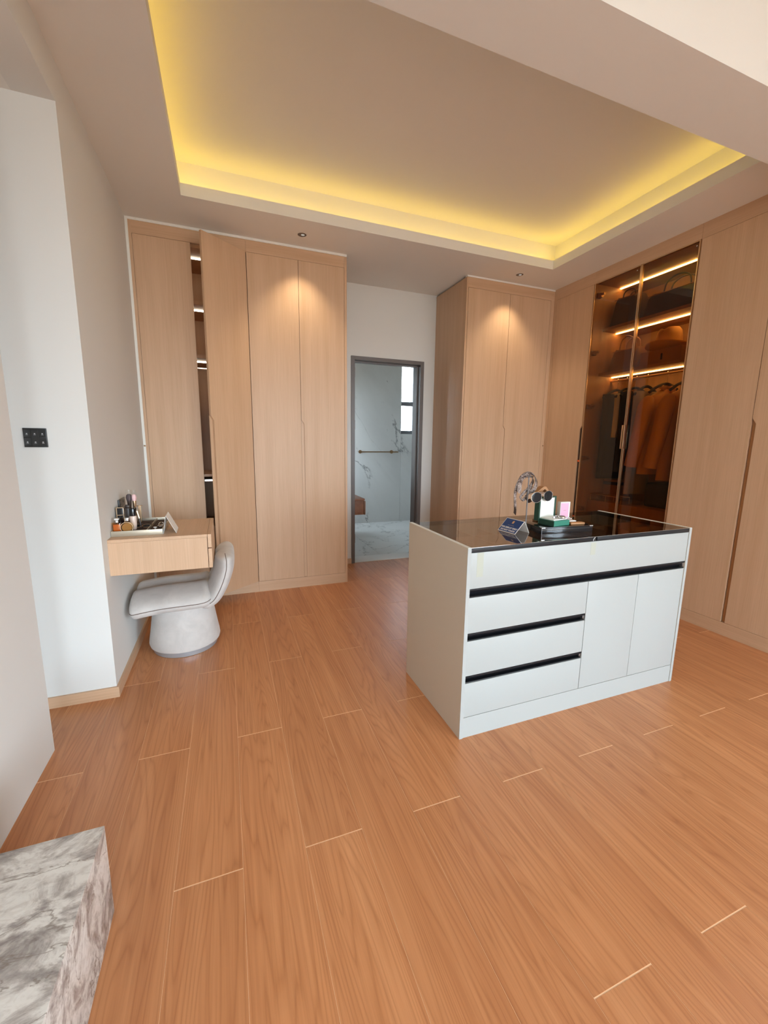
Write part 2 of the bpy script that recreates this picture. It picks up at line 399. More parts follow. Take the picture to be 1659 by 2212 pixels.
cl = struct(boxes('ceiling', [(XL, TX0, 1.505, 4.32, ZC, ZL), (TX1, 3.9, 1.505, 4.32, ZC, ZL), (TX0, TX1, 1.505, TY0, ZC, ZL), (TX0, TX1, TY1, 4.32, ZC, ZL)], M['ceil']))
boxes('cove_wall', [(XL, TX0-SB, 1.505, 4.32, ZL, 3.3), (TX1+SB, 3.9, 1.505, 4.32, ZL, 3.3), (TX0-SB, TX1+SB, 1.40, TY0-.05, ZL, 3.3), (TX0-SB, TX1+SB, TY1+SB, 4.32, ZL, 3.3)], M['ceil'], cl)
box('tray_ceiling', TX0-SB, TX1+SB, TY0-.05, TY1+SB, ZU, 3.3, M['ceil'], cl)
struct(box('beam', XL, XR, 1.23, 1.505, 2.75, 3.4, M['wall']))
struct(box('ceiling_near', XL, 3.9, -5.6, 1.23, 3.3, 3.4, M['wall']))
LP = thing('led_strip', 'warm yellow LED strip glowing around the recessed ceiling tray', 'light', (1.35, 2.5, ZL))
h = .006
for b in ((TX0-.075, TX0-.06, TY0, TY1+.06), (TX1+.06, TX1+.075, TY0, TY1+.06), (TX0-.06, TX1+.06, TY1+.06, TY1+.075)):
    box('strip', b[0], b[1], b[2], b[3], ZL, ZL+h, M['ledcove'], LP)
# baseboards
H_ = .058
struct(box('baseboard_left', XL, XL+.012, 2.37, YL, 0, H_, M['woody']))
struct(box('baseboard_nook', -2.6, XL+.012, 2.358, 2.37, 0, H_, M['woodh']))
struct(box('baseboard_back', 1.052, 1.262, 4.308, 4.32, 0, H_, M['woodh']))
struct(box('baseboard_back_right', 2.102, 2.233, 4.308, 4.32, 0, H_, M['woodh']))
# white filler strips round the left wardrobe and above the closet
struct(box('trim_2', XL, -.583, YL-.004, YL+.03, 0, ZC, M['filler']))
struct(box('trim_3', -.583, 1.052, YL-.006, YL+.03, ZC-.017, ZC, M['filler']))
struct(box('trim_4', 2.233, XR, YC-.006, YC+.03, ZC-.013, ZC, M['filler']))

# ------------------------------------------------------------------ bathroom beyond the door
BY = 6.5; BX0 = 1.1; BX1 = 3.03
fb = struct(box('floor_bathroom', BX0, BX1, 4.5, BY, -.12, -.004, M['white']))
struct(box('ceiling_bathroom', BX0, BX1, 4.5, BY, 2.72, 2.85, M['ceil']))
wf = struct(boxes('wall_bathroom_far', [(BX0, 2.77, BY+.02, BY+.2, 0, 2.85), (2.77, BX1+.15, BY+.02, BY+.2, 0, 1.49), (2.77, BX1+.15, BY+.02, BY+.2, 2.62, 2.85), (3.02, BX1+.15, BY+.02, BY+.2, 1.49, 2.62)], M['white']))
def slabs(parent, axis, lst):
    for s in lst: box('slab', *s, M['marble'], parent, bev=.0006, seg=1)
slabs(wf, 0, [(BX0, 1.898, BY, BY+.02, 0, 1.188), (1.90, 2.768, BY, BY+.02, 0, 1.188), (2.77, BX1, BY, BY+.02, 0, 1.188), (BX0, 1.898, BY, BY+.02, 1.19, 2.72), (1.90, 2.768, BY, BY+.02, 1.19, 2.72), (2.77, BX1, BY, BY+.02, 1.19, 1.488), (2.77, BX1, BY, BY+.02, 2.622, 2.72)])
wr = struct(box('wall_bathroom_right', BX1+.02, BX1+.15, 4.5, BY+.2, 0, 2.85, M['white']))
slabs(wr, 1, [(BX1, BX1+.02, 4.5, 5.298, 0, 2.72), (BX1, BX1+.02, 5.3, BY, 0, 1.188), (BX1, BX1+.02, 5.3, BY, 1.19, 2.72)])
struct(boxes('wall_bathroom_left', [(BX0-.12, BX0, 4.5, 5.95, 0, 2.85), (BX0-.12, BX0, 6.4, BY+.2, 0, 2.85), (BX0-.12, BX0, 5.95, 6.4, 0, .8), (BX0-.12, BX0, 5.95, 6.4, 2.5, 2.85)], M['marble']))
slabs(fb, 2, [(BX0, 1.698, 4.552, 5.498, -.004, .002), (1.70, BX1, 4.552, 5.498, -.004, .002), (BX0, 1.698, 5.50, BY, -.004, .002), (1.70, BX1, 5.50, BY, -.004, .002)])
struct(box('trim_5', 1.30, 2.055, 4.325, 4.55, -.004, .006, M['stone'], bev=.001))     # marble threshold
w3 = struct(boxes('window_3', [(2.78, 3.02, BY+.05, BY+.1, 1.49, 1.545), (2.78, 3.02, BY+.05, BY+.1, 1.955, 2.02), (2.77, 2.79, BY+.05, BY+.1, 1.49, 2.62), (3.005, 3.02, BY+.05, BY+.1, 1.49, 2.62), (2.78, 3.02, BY+.05, BY+.1, 2.60, 2.62)], M['winframe']))
box('pane', 2.79, 3.005, BY+.07, BY+.076, 1.545, 1.955, M['clear'], w3); box('pane', 2.79, 3.005, BY+.07, BY+.076, 2.02, 2.60, M['clear'], w3)
tube('window_handle', [(2.80, BY+.045, 1.64), (2.80, BY+.02, 1.64), (2.80, BY+.02, 1.74)], .007, M['steel'], w3)
w4 = struct(boxes('added_window_4', [(BX0-.08, BX0-.04, 5.95, 6.4, .8, .84), (BX0-.08, BX0-.04, 5.95, 6.4, 2.46, 2.5), (BX0-.08, BX0-.04, 5.95, 5.99, .8, 2.5), (BX0-.08, BX0-.04, 6.36, 6.4, .8, 2.5)], M['winframe']))  # unseen window, added to brighten the bathroom
box('pane', BX0-.063, BX0-.057, 5.99, 6.36, .84, 2.46, M['clear'], w4)
# door frame
d1 = struct(boxes('door_1', [(1.262, 1.300, 4.305, 4.5, 0, 2.230), (2.058, 2.098, 4.305, 4.5, 0, 2.230), (1.300, 2.058, 4.305, 4.5, 2.192, 2.230)], M['frame'], bev=.0015))
boxes('door_stop', [(1.300, 1.318, 4.37, 4.40, 0.006, 2.18), (2.044, 2.058, 4.37, 4.40, 0.006, 2.18), (1.318, 2.044, 4.37, 4.40, 2.178, 2.192)], M['frame'], d1)
for z in (.28, 1.53, 2.07):
    hg = box('hinge', 1.300, 1.312, 4.335, 4.362, z-.05, z+.05, M['steel'], d1, bev=.001)
    for dz in (-.028, .028):
        lathe('hinge_screw', 1.3065, 4.336, [(.0, z+dz), (.0045, z+dz), (.0045, z+dz+.007), (0.0001, z+dz+.007)], M['chrome'], hg, n=8)
# towel bar, floating vanity
tb = thing('towel_bar', 'dark brass towel bar on the veined marble bathroom wall', 'towel bar', (2.33, BY, 1.18))
tube('bar', [(2.03, BY-.06, 1.19), (2.70, BY-.06, 1.19)], .009, M['brass'], tb)
for x in (2.05, 2.60):
    tube('bracket', [(x, BY, 1.19), (x, BY-.06, 1.19)], [.011, .011], M['brass'], tb)
    tube('wall_plate', [(x, BY, 1.19), (x, BY-.012, 1.19)], .028, M['brass'], tb, n=16)
va = thing('floating_vanity', 'reddish brown floating wooden vanity drawer seen through the bathroom doorway', 'cabinet', (1.36, 5.4, .44))
box('body', BX0, 1.60, 4.91, 5.95, .44, .618, M['vanity'], va, bev=.002)
box('counter', BX0, 1.61, 4.90, 5.96, .622, .645, M['vanity'], va, bev=.002)
box('drawer_front', 1.602, 1.62, 4.90, 5.96, .44, .612, M['vanity'], va, bev=.001)

# ------------------------------------------------------------------ wardrobes
CZ = 1.52; CD = .024
def door_x(name, xa, xb, yf, parent, cut=None, z0=ZT+.002, z1=ZD-.002, mat='wood', origin=None):
    if cut == 'L': poly = [(xa+CD, z0), (xb, z0), (xb, z1), (xa, z1), (xa, CZ+.015), (xa+CD, CZ-.02)]
    elif cut == 'R': poly = [(xa, z0), (xb-CD, z0), (xb-CD, CZ-.02), (xb, CZ+.015), (xb, z1), (xa, z1)]
    else: poly = [(xa, z0), (xb, z0), (xb, z1), (xa, z1)]
    return prism(name, poly, 'xz', yf, yf+.02, M[mat], parent, origin=origin)
def door_y(name, ya, yb, xf, parent, cut=None, z0=ZT+.002, z1=ZD-.002, mat='wood'):
    if cut == 'hi': poly = [(ya, z0), (yb-CD, z0), (yb-CD, CZ-.02), (yb, CZ+.015), (yb, z1), (ya, z1)]
    elif cut == 'lo': poly = [(ya+CD, z0), (yb, z0), (yb, z1), (ya, z1), (ya, CZ+.015), (ya+CD, CZ-.02)]
    else: poly = [(ya, z0), (yb, z0), (yb, z1), (ya, z1)]
    return prism(name, poly, 'yz', xf, xf+.02, M[mat], parent)

# left wardrobe, open section
A = thing('wardrobe', 'oak veneer wardrobe behind the vanity desk with one door ajar and lit shelves', 'wardrobe', (-.18, 4.0, 0))
ax0, ax1 = -.583, .224
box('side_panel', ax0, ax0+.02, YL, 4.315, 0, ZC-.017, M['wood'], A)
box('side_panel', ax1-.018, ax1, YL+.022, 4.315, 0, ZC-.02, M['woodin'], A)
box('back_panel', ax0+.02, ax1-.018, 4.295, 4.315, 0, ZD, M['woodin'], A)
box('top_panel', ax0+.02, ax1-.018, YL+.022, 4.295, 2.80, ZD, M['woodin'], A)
box('fascia', ax0+.02, ax1, YL, YL+.02, ZD, ZC-.017, M['woodh'], A)
box('toe_kick', ax0+.02, ax1, YL, YL+.02, 0, ZT, M['woodh'], A)
door_x('door', -.561, -.178, YL, A)
hx = .222
dr = door_x('door', hx-.400, hx-.001, YL, A, cut='L', origin=(hx, YL+.02, 1.4)); dr.location = Vector((hx, YL, 1.4))-BASE[A.name]
dr.rotation_euler.z = math.radians(38.5)
for v in dr.data.vertices: v.co.y += .02
# thin inner lip visible behind the recessed finger pull
ev = prism('finger_pull', [(hx-.400, ZT+.002), (hx-.400+CD, ZT+.002), (hx-.400+CD, CZ-.02), (hx-.400, CZ+.015)], 'xz', YL+.02, YL+.026, M['wood'], dr, origin=(hx, YL, 1.4)); ev.location = (0, 0, 0)
for z in (2.405, 2.0):
    box('shelf', ax0+.02, ax1-.018, YL+.06, 4.295, z, z+.025, M['woodin'], A)
box('shelf', ax0+.02, ax1-.018, YL+.06, 4.295, 1.045, 1.065, M['wood'], A)
for z in (2.80, 2.405, 2.0):
    box('shelf_light', -.55, .19, 3.94, 3.956, z-.008, z, M['ledsoft'], A)
tube('hanging_rail', [(ax0+.02, 3.98, 1.945), (ax1-.018, 3.98, 1.945)], .010, M['chrome'], A)
box('pull_out_rack', ax0+.06, ax1-.05, 3.80, 4.2, 1.005, 1.02, M['chrome'], A)
box('drawer', ax0+.022, ax1-.02, YL+.05, 4.28, .11, .62, M['woodin'], A, bev=.002)
lathe('lock', -.5905, 3.72, [(.0, 1.294), (.006, 1.294), (.006, 1.305), (0.0001, 1.305)], M['brass'], A, n=10)

# left wardrobe, closed section
B = thing('wardrobe', 'oak veneer double-door wardrobe left of the bathroom door under a downlight', 'wardrobe', (.64, 4.0, 0))
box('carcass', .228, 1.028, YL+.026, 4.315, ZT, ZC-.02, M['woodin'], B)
box('side_panel', 1.030, 1.052, YL, 4.315, 0, ZC-.017, M['wood'], B, bev=.001)
box('fascia', .225, 1.030, YL, YL+.02, ZD, ZC-.017, M['woodh'], B)
box('toe_kick', .225, 1.030, YL, YL+.02, 0, ZT, M['woodh'], B)
door_x('door', .226, .633, YL, B); door_x('door', .636, 1.0275, YL, B, cut='L')
box('finger_pull', .6355, .6355+CD+.001, YL+.008, YL+.024, ZT+.002, CZ+.012, M['wood'], B)

# closet in the corner
Cc = thing('closet', 'light oak double-door closet standing right of the bathroom door', 'wardrobe', (2.76, 4.0, 0))
box('side_panel', 2.233, 2.253, YC, 4.318, 0, ZC-.013, M['wood'], Cc, bev=.001)
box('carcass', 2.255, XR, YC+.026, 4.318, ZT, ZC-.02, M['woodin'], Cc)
box('fascia', 2.253, XR, YC, YC+.02, ZD, ZC-.013, M['woodh'], Cc)
box('toe_kick', 2.253, XR, YC, YC+.02, 0, ZT, M['woodh'], Cc)
door_x('door', 2.256, 2.738, YC, Cc); door_x('door', 2.742, 3.249, YC, Cc, cut='L')
box('finger_pull', 2.7415, 2.7415+CD+.001, YC+.008, YC+.024, ZT+.002, CZ+.012, M['wood'], Cc)
box('stile', 3.252, XR, YC, YC+.02, ZT, ZD, M['wood'], Cc)
lathe('lock', 3.28, 3.695, [(.0, 1.325), (.006, 1.325), (.006, 1.337), (0.0001, 1.337)], M['brass'], Cc, n=10)

# right-hand run
Cr = thing('wardrobe', 'narrow oak wardrobe door in the right corner beside the brown glass doors', 'wardrobe', (3.6, 3.44, 0))
box('carcass', XR+.026, 3.89, 3.188, YC-.002, ZT, ZC-.02, M['woodin'], Cr)
box('fascia', XR, XR+.02, 3.187, YC, ZD, ZC, M['woody'], Cr)
box('toe_kick', XR, XR+.02, 3.187, YC, 0, ZT, M['woody'], Cr)
box('stile', XR, XR+.02, 3.664, YC, ZT, ZD, M['wood'], Cr)
door_y('door', 3.191, 3.661, XR, Cr, cut='lo')
box('finger_pull', XR+.012, XR+.024, 3.19, 3.19+CD+.001, ZT+.002, CZ+.012, M['darkbrown'], Cr)
st = tag(box('sticker', XR-.002, XR-.0002, 3.163+.02, 3.163+.045, 1.180, 1.196, M['orange']), 'small orange sticker on the oak door edge beside the brown glass', 'sticker')

Er = thing('wardrobe', 'oak veneer double-door wardrobe at the right edge of the photo', 'wardrobe', (3.6, 1.77, 0))
box('carcass', XR+.026, 3.89, 1.27, 2.246, ZT, ZC-.02, M['woodin'], Er)
box('fascia', XR, XR+.02, 1.268, 2.248, ZD, ZC, M['woody'], Er)
box('toe_kick', XR, XR+.02, 1.268, 2.248, 0, ZT, M['woody'], Er)
box('side_panel', XR, 3.89, 1.250, 1.268, 0, ZC, M['wood'], Er)
door_y('door', 1.766, 2.246, XR, Er); door_y('door', 1.272, 1.762, XR, Er, cut='hi')
box('finger_pull', XR+.014, XR+.025, 1.7625-CD, 1.7625, ZT+.002, CZ+.012, M['tan'], Er)

# glass wardrobe
G = thing('glass_wardrobe', 'illuminated wardrobe with two brown glass doors showing bags and coats', 'wardrobe', (3.6, 2.72, 0))
gy0, gy1 = 2.250, 3.186
box('side_panel', XR+.004, 3.88, gy0, gy0+.016, ZT, ZC-.02, M['woodin'], G)
box('side_panel', XR+.004, 3.88, gy1-.016, gy1, ZT, ZC-.02, M['woodin'], G)
box('back_panel', 3.865, 3.89, gy0, gy1, ZT, ZC-.02, M['woodin'], G)
box('top_panel', XR+.03, 3.865, gy0+.016, gy1-.016, 2.822, 2.85, M['woodin'], G)
box('fascia', XR, XR+.02, gy0, gy1, ZD+.002, ZC, M['woody'], G)
box('toe_kick', XR, XR+.02, gy0, gy1, 0, ZT, M['woody'], G)
box('base_panel', XR+.03, 3.865, gy0+.016, gy1-.016, ZT, ZT+.02, M['woodin'], G)
for z in (2.415, 2.006): box('shelf', 3.425, 3.865, gy0+.017, gy1-.017, z, z+.025, M['woodin'], G)
for z, y0 in ((2.822, gy0+.02), (2.415, gy0+.02), (2.006, gy0+.02)):
    box('shelf_light', 3.592, 3.608, y0, gy1-.02, z-.008, z, M['led'], G)
tube('hanging_rail', [(3.6, gy0+.016, 1.966), (3.6, gy1-.016, 1.966)], .009, M['gold'], G)
dw = box('drawer', 3.43, 3.86, gy0+.02, gy1-.02, .12, .46, M['woodin'], G, bev=.002)
dw = box('drawer', 3.43, 3.86, gy0+.02, gy1-.02, .465, .80, M['woodin'], G, bev=.002)
for i, (a, b) in enumerate(((2.714, 3.180), (2.254, 2.708))):
    lf = boxes('glass_door', [(XR-.004, XR+.016, a, a+.007, ZT+.004, ZD), (XR-.004, XR+.016, b-.007, b, ZT+.004, ZD), (XR, XR+.012, a+.007, b-.007, ZT+.004, ZT+.01), (XR, XR+.012, a+.007, b-.007, ZD-.006, ZD)], M['gold'], G)
    box('glass_pane', XR+.003, XR+.008, a+.007, b-.007, ZT+.01, ZD-.006, M['brownglass'], lf)
    box('pull_handle', XR-.022, XR-.004, (a+.001 if i == 0 else b-.012), (a+.012 if i == 0 else b-.001), 1.317, 1.522, M['gold'], lf, bev=.002)
    ds = (2.751, 2.791) if i == 0 else (2.278, 2.791)
    lathe('screw_cap', XR+.001, ds[0], [(.0, ds[1]-.006), (.005, ds[1]-.005), (.006, ds[1]), (.005, ds[1]+.005), (0.0001, ds[1]+.006)], M['chrome'], lf, n=8)
for z in (2.72, 2.21, 1.715, 1.217, .715):
    hb = bmesh.new()
    addbox(hb, XR+.012, XR+.06, 3.150, 3.169, z-.022, z+.022, bev=.003)
    addtube(hb, [(XR+.035, 3.12, z), (XR+.035, 3.15, z)], .022, 12); addtube(hb, [(XR+.022, 3.085, z), (XR+.022, 3.127, z)], .011, 10)
    mk('hinge', hb, M['brass'], G, smooth=True)
pr = thing('trouser_rack', 'gold wire rack on the drawer unit behind the left glass door', 'rack', (3.45, 2.96, .80))
for x in (3.45, 3.56):
    tube('rail', [(x, 2.80, .86), (x, 3.15, .86)], .005, M['gold'], pr)
for y in (2.80, 2.97, 3.15):
    tube('post', [(3.45, y, .80), (3.45, y, .86), (3.56, y, .86), (3.56, y, .80)], .004, M['gold'], pr)
sb = thing('storage_box', 'brown leather storage box with dark band at the bottom left behind glass', 'box', (3.68, 3.05, .80))
box('body', 3.60, 3.76, 2.97, 3.14, .80, .955, M['boxbrown'], sb, bev=.004); box('band', 3.597, 3.763, 2.967, 3.143, .955, .985, M['darkbrown'], sb, bev=.003)
box('lid', 3.60, 3.76, 2.97, 3.14, .985, 1.01, M['boxbrown'], sb, bev=.004)
sc = tag(box('suitcase', 3.55, 3.80, 2.30, 2.66, .80, 1.02, M['darkcloth'], bev=.03, seg=3), 'black soft case lying under the camel coats behind glass', 'suitcase')

# bags, hat box, hat
def bag(name, label, cx, cy, z0, wx, wy, hh, mat, hand=True, hz=.1, taper=.8, lean=0):
    t = thing(name, label, 'bag', (cx, cy, z0), None)
    rings = []
    for k in range(9):
        f = k/8; s = 1-(1-taper)*f
        e = .92 if k in (0, 8) else 1
        r = []
        for j in range(28):
            a = 2*math.pi*j/28; c, s_ = math.cos(a), math.sin(a)
            px = wx/2*math.copysign(abs(c)**.45, c)*(1-.35*f)*e; py = wy/2*math.copysign(abs(s_)**.3, s_)*s*e
            r.append((cx+px, cy+py+lean*f, z0+hh*f+(.012*math.sin(3*a)*f)))
        rings.append(r)
    loft('body', rings, mat, t)
    tube('piping', [(cx-wx*.36, cy+wy*.47*q*taper+lean, z0+hh*.97) for q in (-1, -.5, 0, .5, 1)], .004, M['tan'], t)
    if hand:
        for dx in (-.04, .04):
            P = [(cx+dx, cy-wy*.22+lean, z0+hh*.9), (cx+dx, cy-wy*.18+lean, z0+hh+hz*.7), (cx+dx, cy+lean, z0+hh+hz), (cx+dx, cy+wy*.18+lean, z0+hh+hz*.7), (cx+dx, cy+wy*.22+lean, z0+hh*.9)]
            tube('handle', smoothpath(P), .006, mat, t)
    return t
bag('tote_bag', 'dark suede tote bag at the left end of the top glass shelf', 3.60, 3.03, 2.44, .24, .30, .26, M['suede'], True, .07, .8)
bag('weekend_bag', 'dark rounded suede bag filling the right of the top glass shelf', 3.61, 2.59, 2.44, .26, .52, .19, M['suede'], True, .12, .92)
bag('tote_bag', 'tan leather tote with looped handles beside the hat box', 3.60, 3.00, 2.031, .20, .34, .20, M['tote'], True, .12, .78)
hb_ = thing('hat_box', 'camel coloured box with dark slot under the felt hat', 'box', (3.6, 2.60, 2.031))
box('body', 3.47, 3.75, 2.42, 2.78, 2.031, 2.150, M['boxbrown'], hb_, bev=.006)
box('slot', 3.466, 3.4705, 2.575, 2.588, 2.065, 2.115, M['darkcloth'], hb_, bev=.001)
ht = thing('fedora_hat', 'camel felt fedora resting on the box on the middle glass shelf', 'hat', (3.6, 2.63, 2.15), rz=0)
bm = bmesh.new(); n = 40; rings = []
prof = [(.178, .060), (.176, .054), (.135, .030), (.112, .026), (.106, .040), (.104, .080), (.099, .125), (.090, .165), (.072, .188), (.048, .182), (.02, .170), (.001, .168)]
for r, z in prof:
    ring = []
    for i in range(n):
        a = 2*math.pi*i/n; ca, sa = math.cos(a), math.sin(a)
        wob = .014*math.cos(2*a)*max(0, (r-.11)/.07) if r > .11 else 0
        pinch = 1-.13*max(0, ca)**2*(z > .09) if r > .03 else 1
        cr = -.018*(math.exp(-(sa*r/.02)**2)) if (z > .165 and r < .08) else 0
        ring.append(bm.verts.new((3.6+r*ca*.92*pinch, 2.63+r*sa*(1.0), 2.15+z+wob+cr)))
    rings.append(ring)
for a, b in zip(rings, rings[1:]):
    for i in range(n): bm.faces.new((a[i], a[(i+1) % n], b[(i+1) % n], b[i]))
bm.faces.new(rings[-1])
# underside
und = []
for r, z in [(.176, .050), (.135, .025), (.10, .004), (.06, .0)]:
    und.append([bm.verts.new((3.6+r*math.cos(2*math.pi*i/n)*.92, 2.63+r*math.sin(2*math.pi*i/n), 2.15+z+(.014*math.cos(4*math.pi*i/n)*max(0, (r-.11)/.07)))) for i in range(n)])
for a, b in zip([rings[0]]+und, und):
    for i in range(n): bm.faces.new((a[i], a[(i+1) % n], b[(i+1) % n], b[i]))
bm.faces.new(und[-1])
hat = mk('felt_body', bm, M['felt'], ht, smooth=True)
# garments hang from the rail; rails run along y, so garments are broad in x
def hanger(t, y, w=.40, z=1.966):
    tube('hanger_hook', smoothpath([(3.60, y, z-.09), (3.60, y, z-.03), (3.612, y, z-.012), (3.612, y, z+.006), (3.60, y, z+.0135), (3.589, y, z+.004)]), .0025, M['chrome'], t, n=6)
    tube('hanger', smoothpath([(3.60-w/2, y, z-.17), (3.60-w*.28, y, z-.12), (3.6, y, z-.09), (3.60+w*.28, y, z-.12), (3.60+w/2, y, z-.17)]), .012, M['darkcloth'], t, n=8)
def coat(label, y, zb, mat, group=None, xs=3.60, w=.42):
    t = thing('wool_coat', label, 'coat', (3.6, y, zb), group); hanger(t, y)
    rings = []
    for z, hw, hd in ((1.83, .06, .03), (1.80, .10, .04), (1.765, .18, .055), (1.72, .205, .062), (1.55, .20, .068), (1.35, .21, .072), (zb+.05, .225, .072), (zb, .228, .068)):
        rings.append([(xs+hw*math.copysign(abs(math.cos(a))**.8, math.cos(a)), y+hd*math.sin(a)*(1+.12*math.sin(7*a)), z) for a in [2*math.pi*i/36 for i in range(36)]])
    loft('body', rings, mat, t)
    for sg in (-1, 1):
        x0 = xs+sg*.185
        P = smoothpath([(x0, y, 1.755), (x0+sg*.03, y+.005, 1.68), (x0+sg*.045, y+.02, 1.50), (x0+sg*.048, y+.045, 1.33), (x0+sg*.045, y+.075, 1.165)], 4)
        rad = [.03+.035*min(1, i/4) - .012*(i/len(P)) for i in range(len(P))]
        tube('sleeve', P, rad, mat, t, n=14)
    tube('collar', smoothpath([(xs-.075, y-.035, 1.835), (xs, y+.045, 1.86), (xs+.075, y-.035, 1.835)]), .02, mat, t)
    return t
coat('camel wool coat hanging left of its pair behind the right glass door', 2.60, 1.10, M['camel'], None)
coat('camel wool coat hanging nearest the right edge of the glass door', 2.42, 1.06, M['camel'], None)
def drape(name, label, cat, y, w, z0, z1, mat, x=3.6, thick=.03):
    t = thing(name, label, cat, (x, y, z0)); hanger(t, y, w*1.02)
    rings = []
    for f in [i/10 for i in range(11)]:
        z = z1+(z0-z1)*f; hw = w/2*(1-.06*math.sin(f*3)); 
        rings.append([(x+hw*math.copysign(abs(math.cos(a))**.6, math.cos(a)), y+thick*(1+.5*math.sin(5*a+f*2))*math.sin(a), z) for a in [2*math.pi*i/32 for i in range(32)]])
    loft('cloth', rings, mat, t); return t
drape('trousers', 'black trousers hanging at the left end of the rail behind glass', 'trousers', 3.09, .34, 1.02, 1.83, M['darkcloth'])
drape('shirt', 'pale folded shirt hanging between dark trousers behind the left glass door', 'shirt', 2.99, .26, 1.42, 1.83, M['whitecloth'])
drape('jacket', 'black garment hanging behind the meeting edge of the glass doors', 'jacket', 2.89, .36, 1.10, 1.83, M['darkcloth'])
drape('reflection_drape', 'long grey drape added for a reflection in the glass, left of the camel coats', 'reflection_drape', 2.78, .30, .90, 1.83, M['greycloth'])  # grey drape added where the glass mirrors a pale wall

# ------------------------------------------------------------------ island
I0, I1, IY0, IY1, IZ = .943, 2.360, 1.463, 2.068, .909
I = thing('display_island', 'white island cabinet with black channel pulls and smoked glass top', 'cabinet', (1.65, 1.765, 0))
for a in (I0, I1-.018):
    sp = boxes('side_panel', [(a, a+.018, IY0+.0012, IY1, 0, IZ)], M['sidepanel'], I, bev=.0008)
    box('edge_band', a, a+.018, IY0, IY0+.0012, 0, IZ, M['white'], sp)
    box('edge_band', a, a+.018, IY0+.0012, IY1, IZ, IZ+.0008, M['cream'], sp)
xi0, xi1 = I0+.0185, I1-.0185
box('back_panel', xi0, xi1, IY1-.018, IY1, 0, .885, M['white'], I)
box('toe_kick', xi0, xi1, IY0+.003, IY0+.02, 0, .102, M['white'], I)
yy = IY0+.003
box('top_front', xi0, xi1, yy, yy+.018, .723, .885, M['white'], I, bev=.001)
vx = 1.6475
box('partition', vx-.006, vx+.006, yy+.02, IY1-.02, .10, .68, M['white'], I)
for za, zb in ((.516, .682), (.310, .478), (.104, .273)):
    box('drawer_front', xi0+.001, vx-.0015, yy, yy+.018, za, zb, M['white'], I, bev=.001)
box('door', vx+.0015, 1.9925, yy, yy+.018, .104, .682, M['white'], I, bev=.001)
box('door', 1.9945, xi1-.001, yy, yy+.018, .104, .682, M['white'], I, bev=.001)
def channel(z0, z1, xa, xb):
    # C profile: rounded upper lip, deep recess below
    y = yy; prof = [(y+.000, z1), (y+.000, z1-.006), (y+.006, z1-.014), (y+.010, z1-.020), (y+.024, z1-.024), (y+.028, z0+.004), (y+.004, z0+.003), (y+.002, z0), (y+.032, z0), (y+.032, z1)]
    bm = bmesh.new()
    A_ = [bm.verts.new((xa, p[0], p[1])) for p in prof]; B_ = [bm.verts.new((xb, p[0], p[1])) for p in prof]
    for i in range(len(prof)): bm.faces.new((A_[i], A_[(i+1) % len(prof)], B_[(i+1) % len(prof)], B_[i]))
    bm.faces.new(A_); bm.faces.new(B_[::-1])
    o = mk('channel_pull', bm, M['black'], I)
    box('end_cap', xb-.010, xb-.002, y+.004, y+.022, z0+.007, z1-.008, M['steel'], o, bev=.002)
channel(.684, .722, xi0, xi1); channel(.480, .514, xi0, vx-.002); channel(.275, .308, xi0, vx-.002)
# drawer box with lining beneath the glass
box('tray_floor', xi0+.002, xi1-.002, yy+.02, IY1-.02, .800, .808, M['velvet'], I)
for x in (1.10, 1.24, 1.38, 1.52, 1.655, 1.79, 1.93, 2.07, 2.20):
    box('divider', x-.003, x+.003, yy+.02, IY1-.02, .808, .850, M['velvet'], I)
for y in (1.68, 1.88): box('divider', xi0+.002, xi1-.002, y-.003, y+.003, .808, .850, M['velvet'], I)
box('glass_frame', xi0+.001, 1.650, yy-.001, yy+.020, .886, .9065, M['black'], I, bev=.001)
box('glass_frame', 1.676, xi1-.001, yy-.001, yy+.020, .886, .9065, M['black'], I, bev=.001)
box('glass_frame', xi0+.001, xi1-.001, IY1-.018, IY1, .886, .9065, M['black'], I, bev=.001)
for a in (xi0+.001, xi1-.017): box('glass_frame', a, a+.016, yy+.021, IY1-.019, .886, .9065, M['black'], I)
box('frame_clip', 1.651, 1.675, yy+.003, yy+.02, .886, .9065, M['blackgloss'], I)
tube('clip_wire', [(1.652, yy+.001, .888), (1.656, yy+.001, .898), (1.664, yy+.001, .905)], .0012, M['wire'], I)
box('glass_pane', xi0+.001, 1.6625, yy, IY1-.001, .9068, .9085, M['tinted'], I)
box('glass_pane', 1.6635, xi1-.001, yy, IY1-.001, .9068, .9085, M['tinted'], I)
box('tape', .993, 1.006+.020, yy-.0004, yy+.0002, .775, .884, M['tape'], I)
box('tape', 1.640, 1.672, yy-.0004, yy+.0002, .818, .880, M['tape'], I)

GZ = .9086   # glass top
# black display case
ca = thing('display_case', 'black lacquered flat display case on the smoked glass top', 'case', (1.444, 1.589, GZ), rz=math.radians(-4.5))
kx0, kx1, ky0, ky1 = 1.444, 1.752, 1.589, 1.783
box('base', kx0+.001, kx1-.001, ky0+.001, ky1-.001, GZ, .935, M['blackgloss'], ca, bev=.0015)
box('lid', kx0, kx1, ky0, ky1, .9355, .941, M['blackgloss'], ca, bev=.0015)
for x in (kx0, kx1-.02):
    box('corner_guard', x, x+.02, ky0-.0006, ky0+.012, .937, .9414, M['chrome'], ca, bev=.0004)
box('corner_post', kx0-.0004, kx0+.0008, ky0-.0004, ky0+.0008, GZ, .937, M['steel'], ca)
CZ_ = .9415
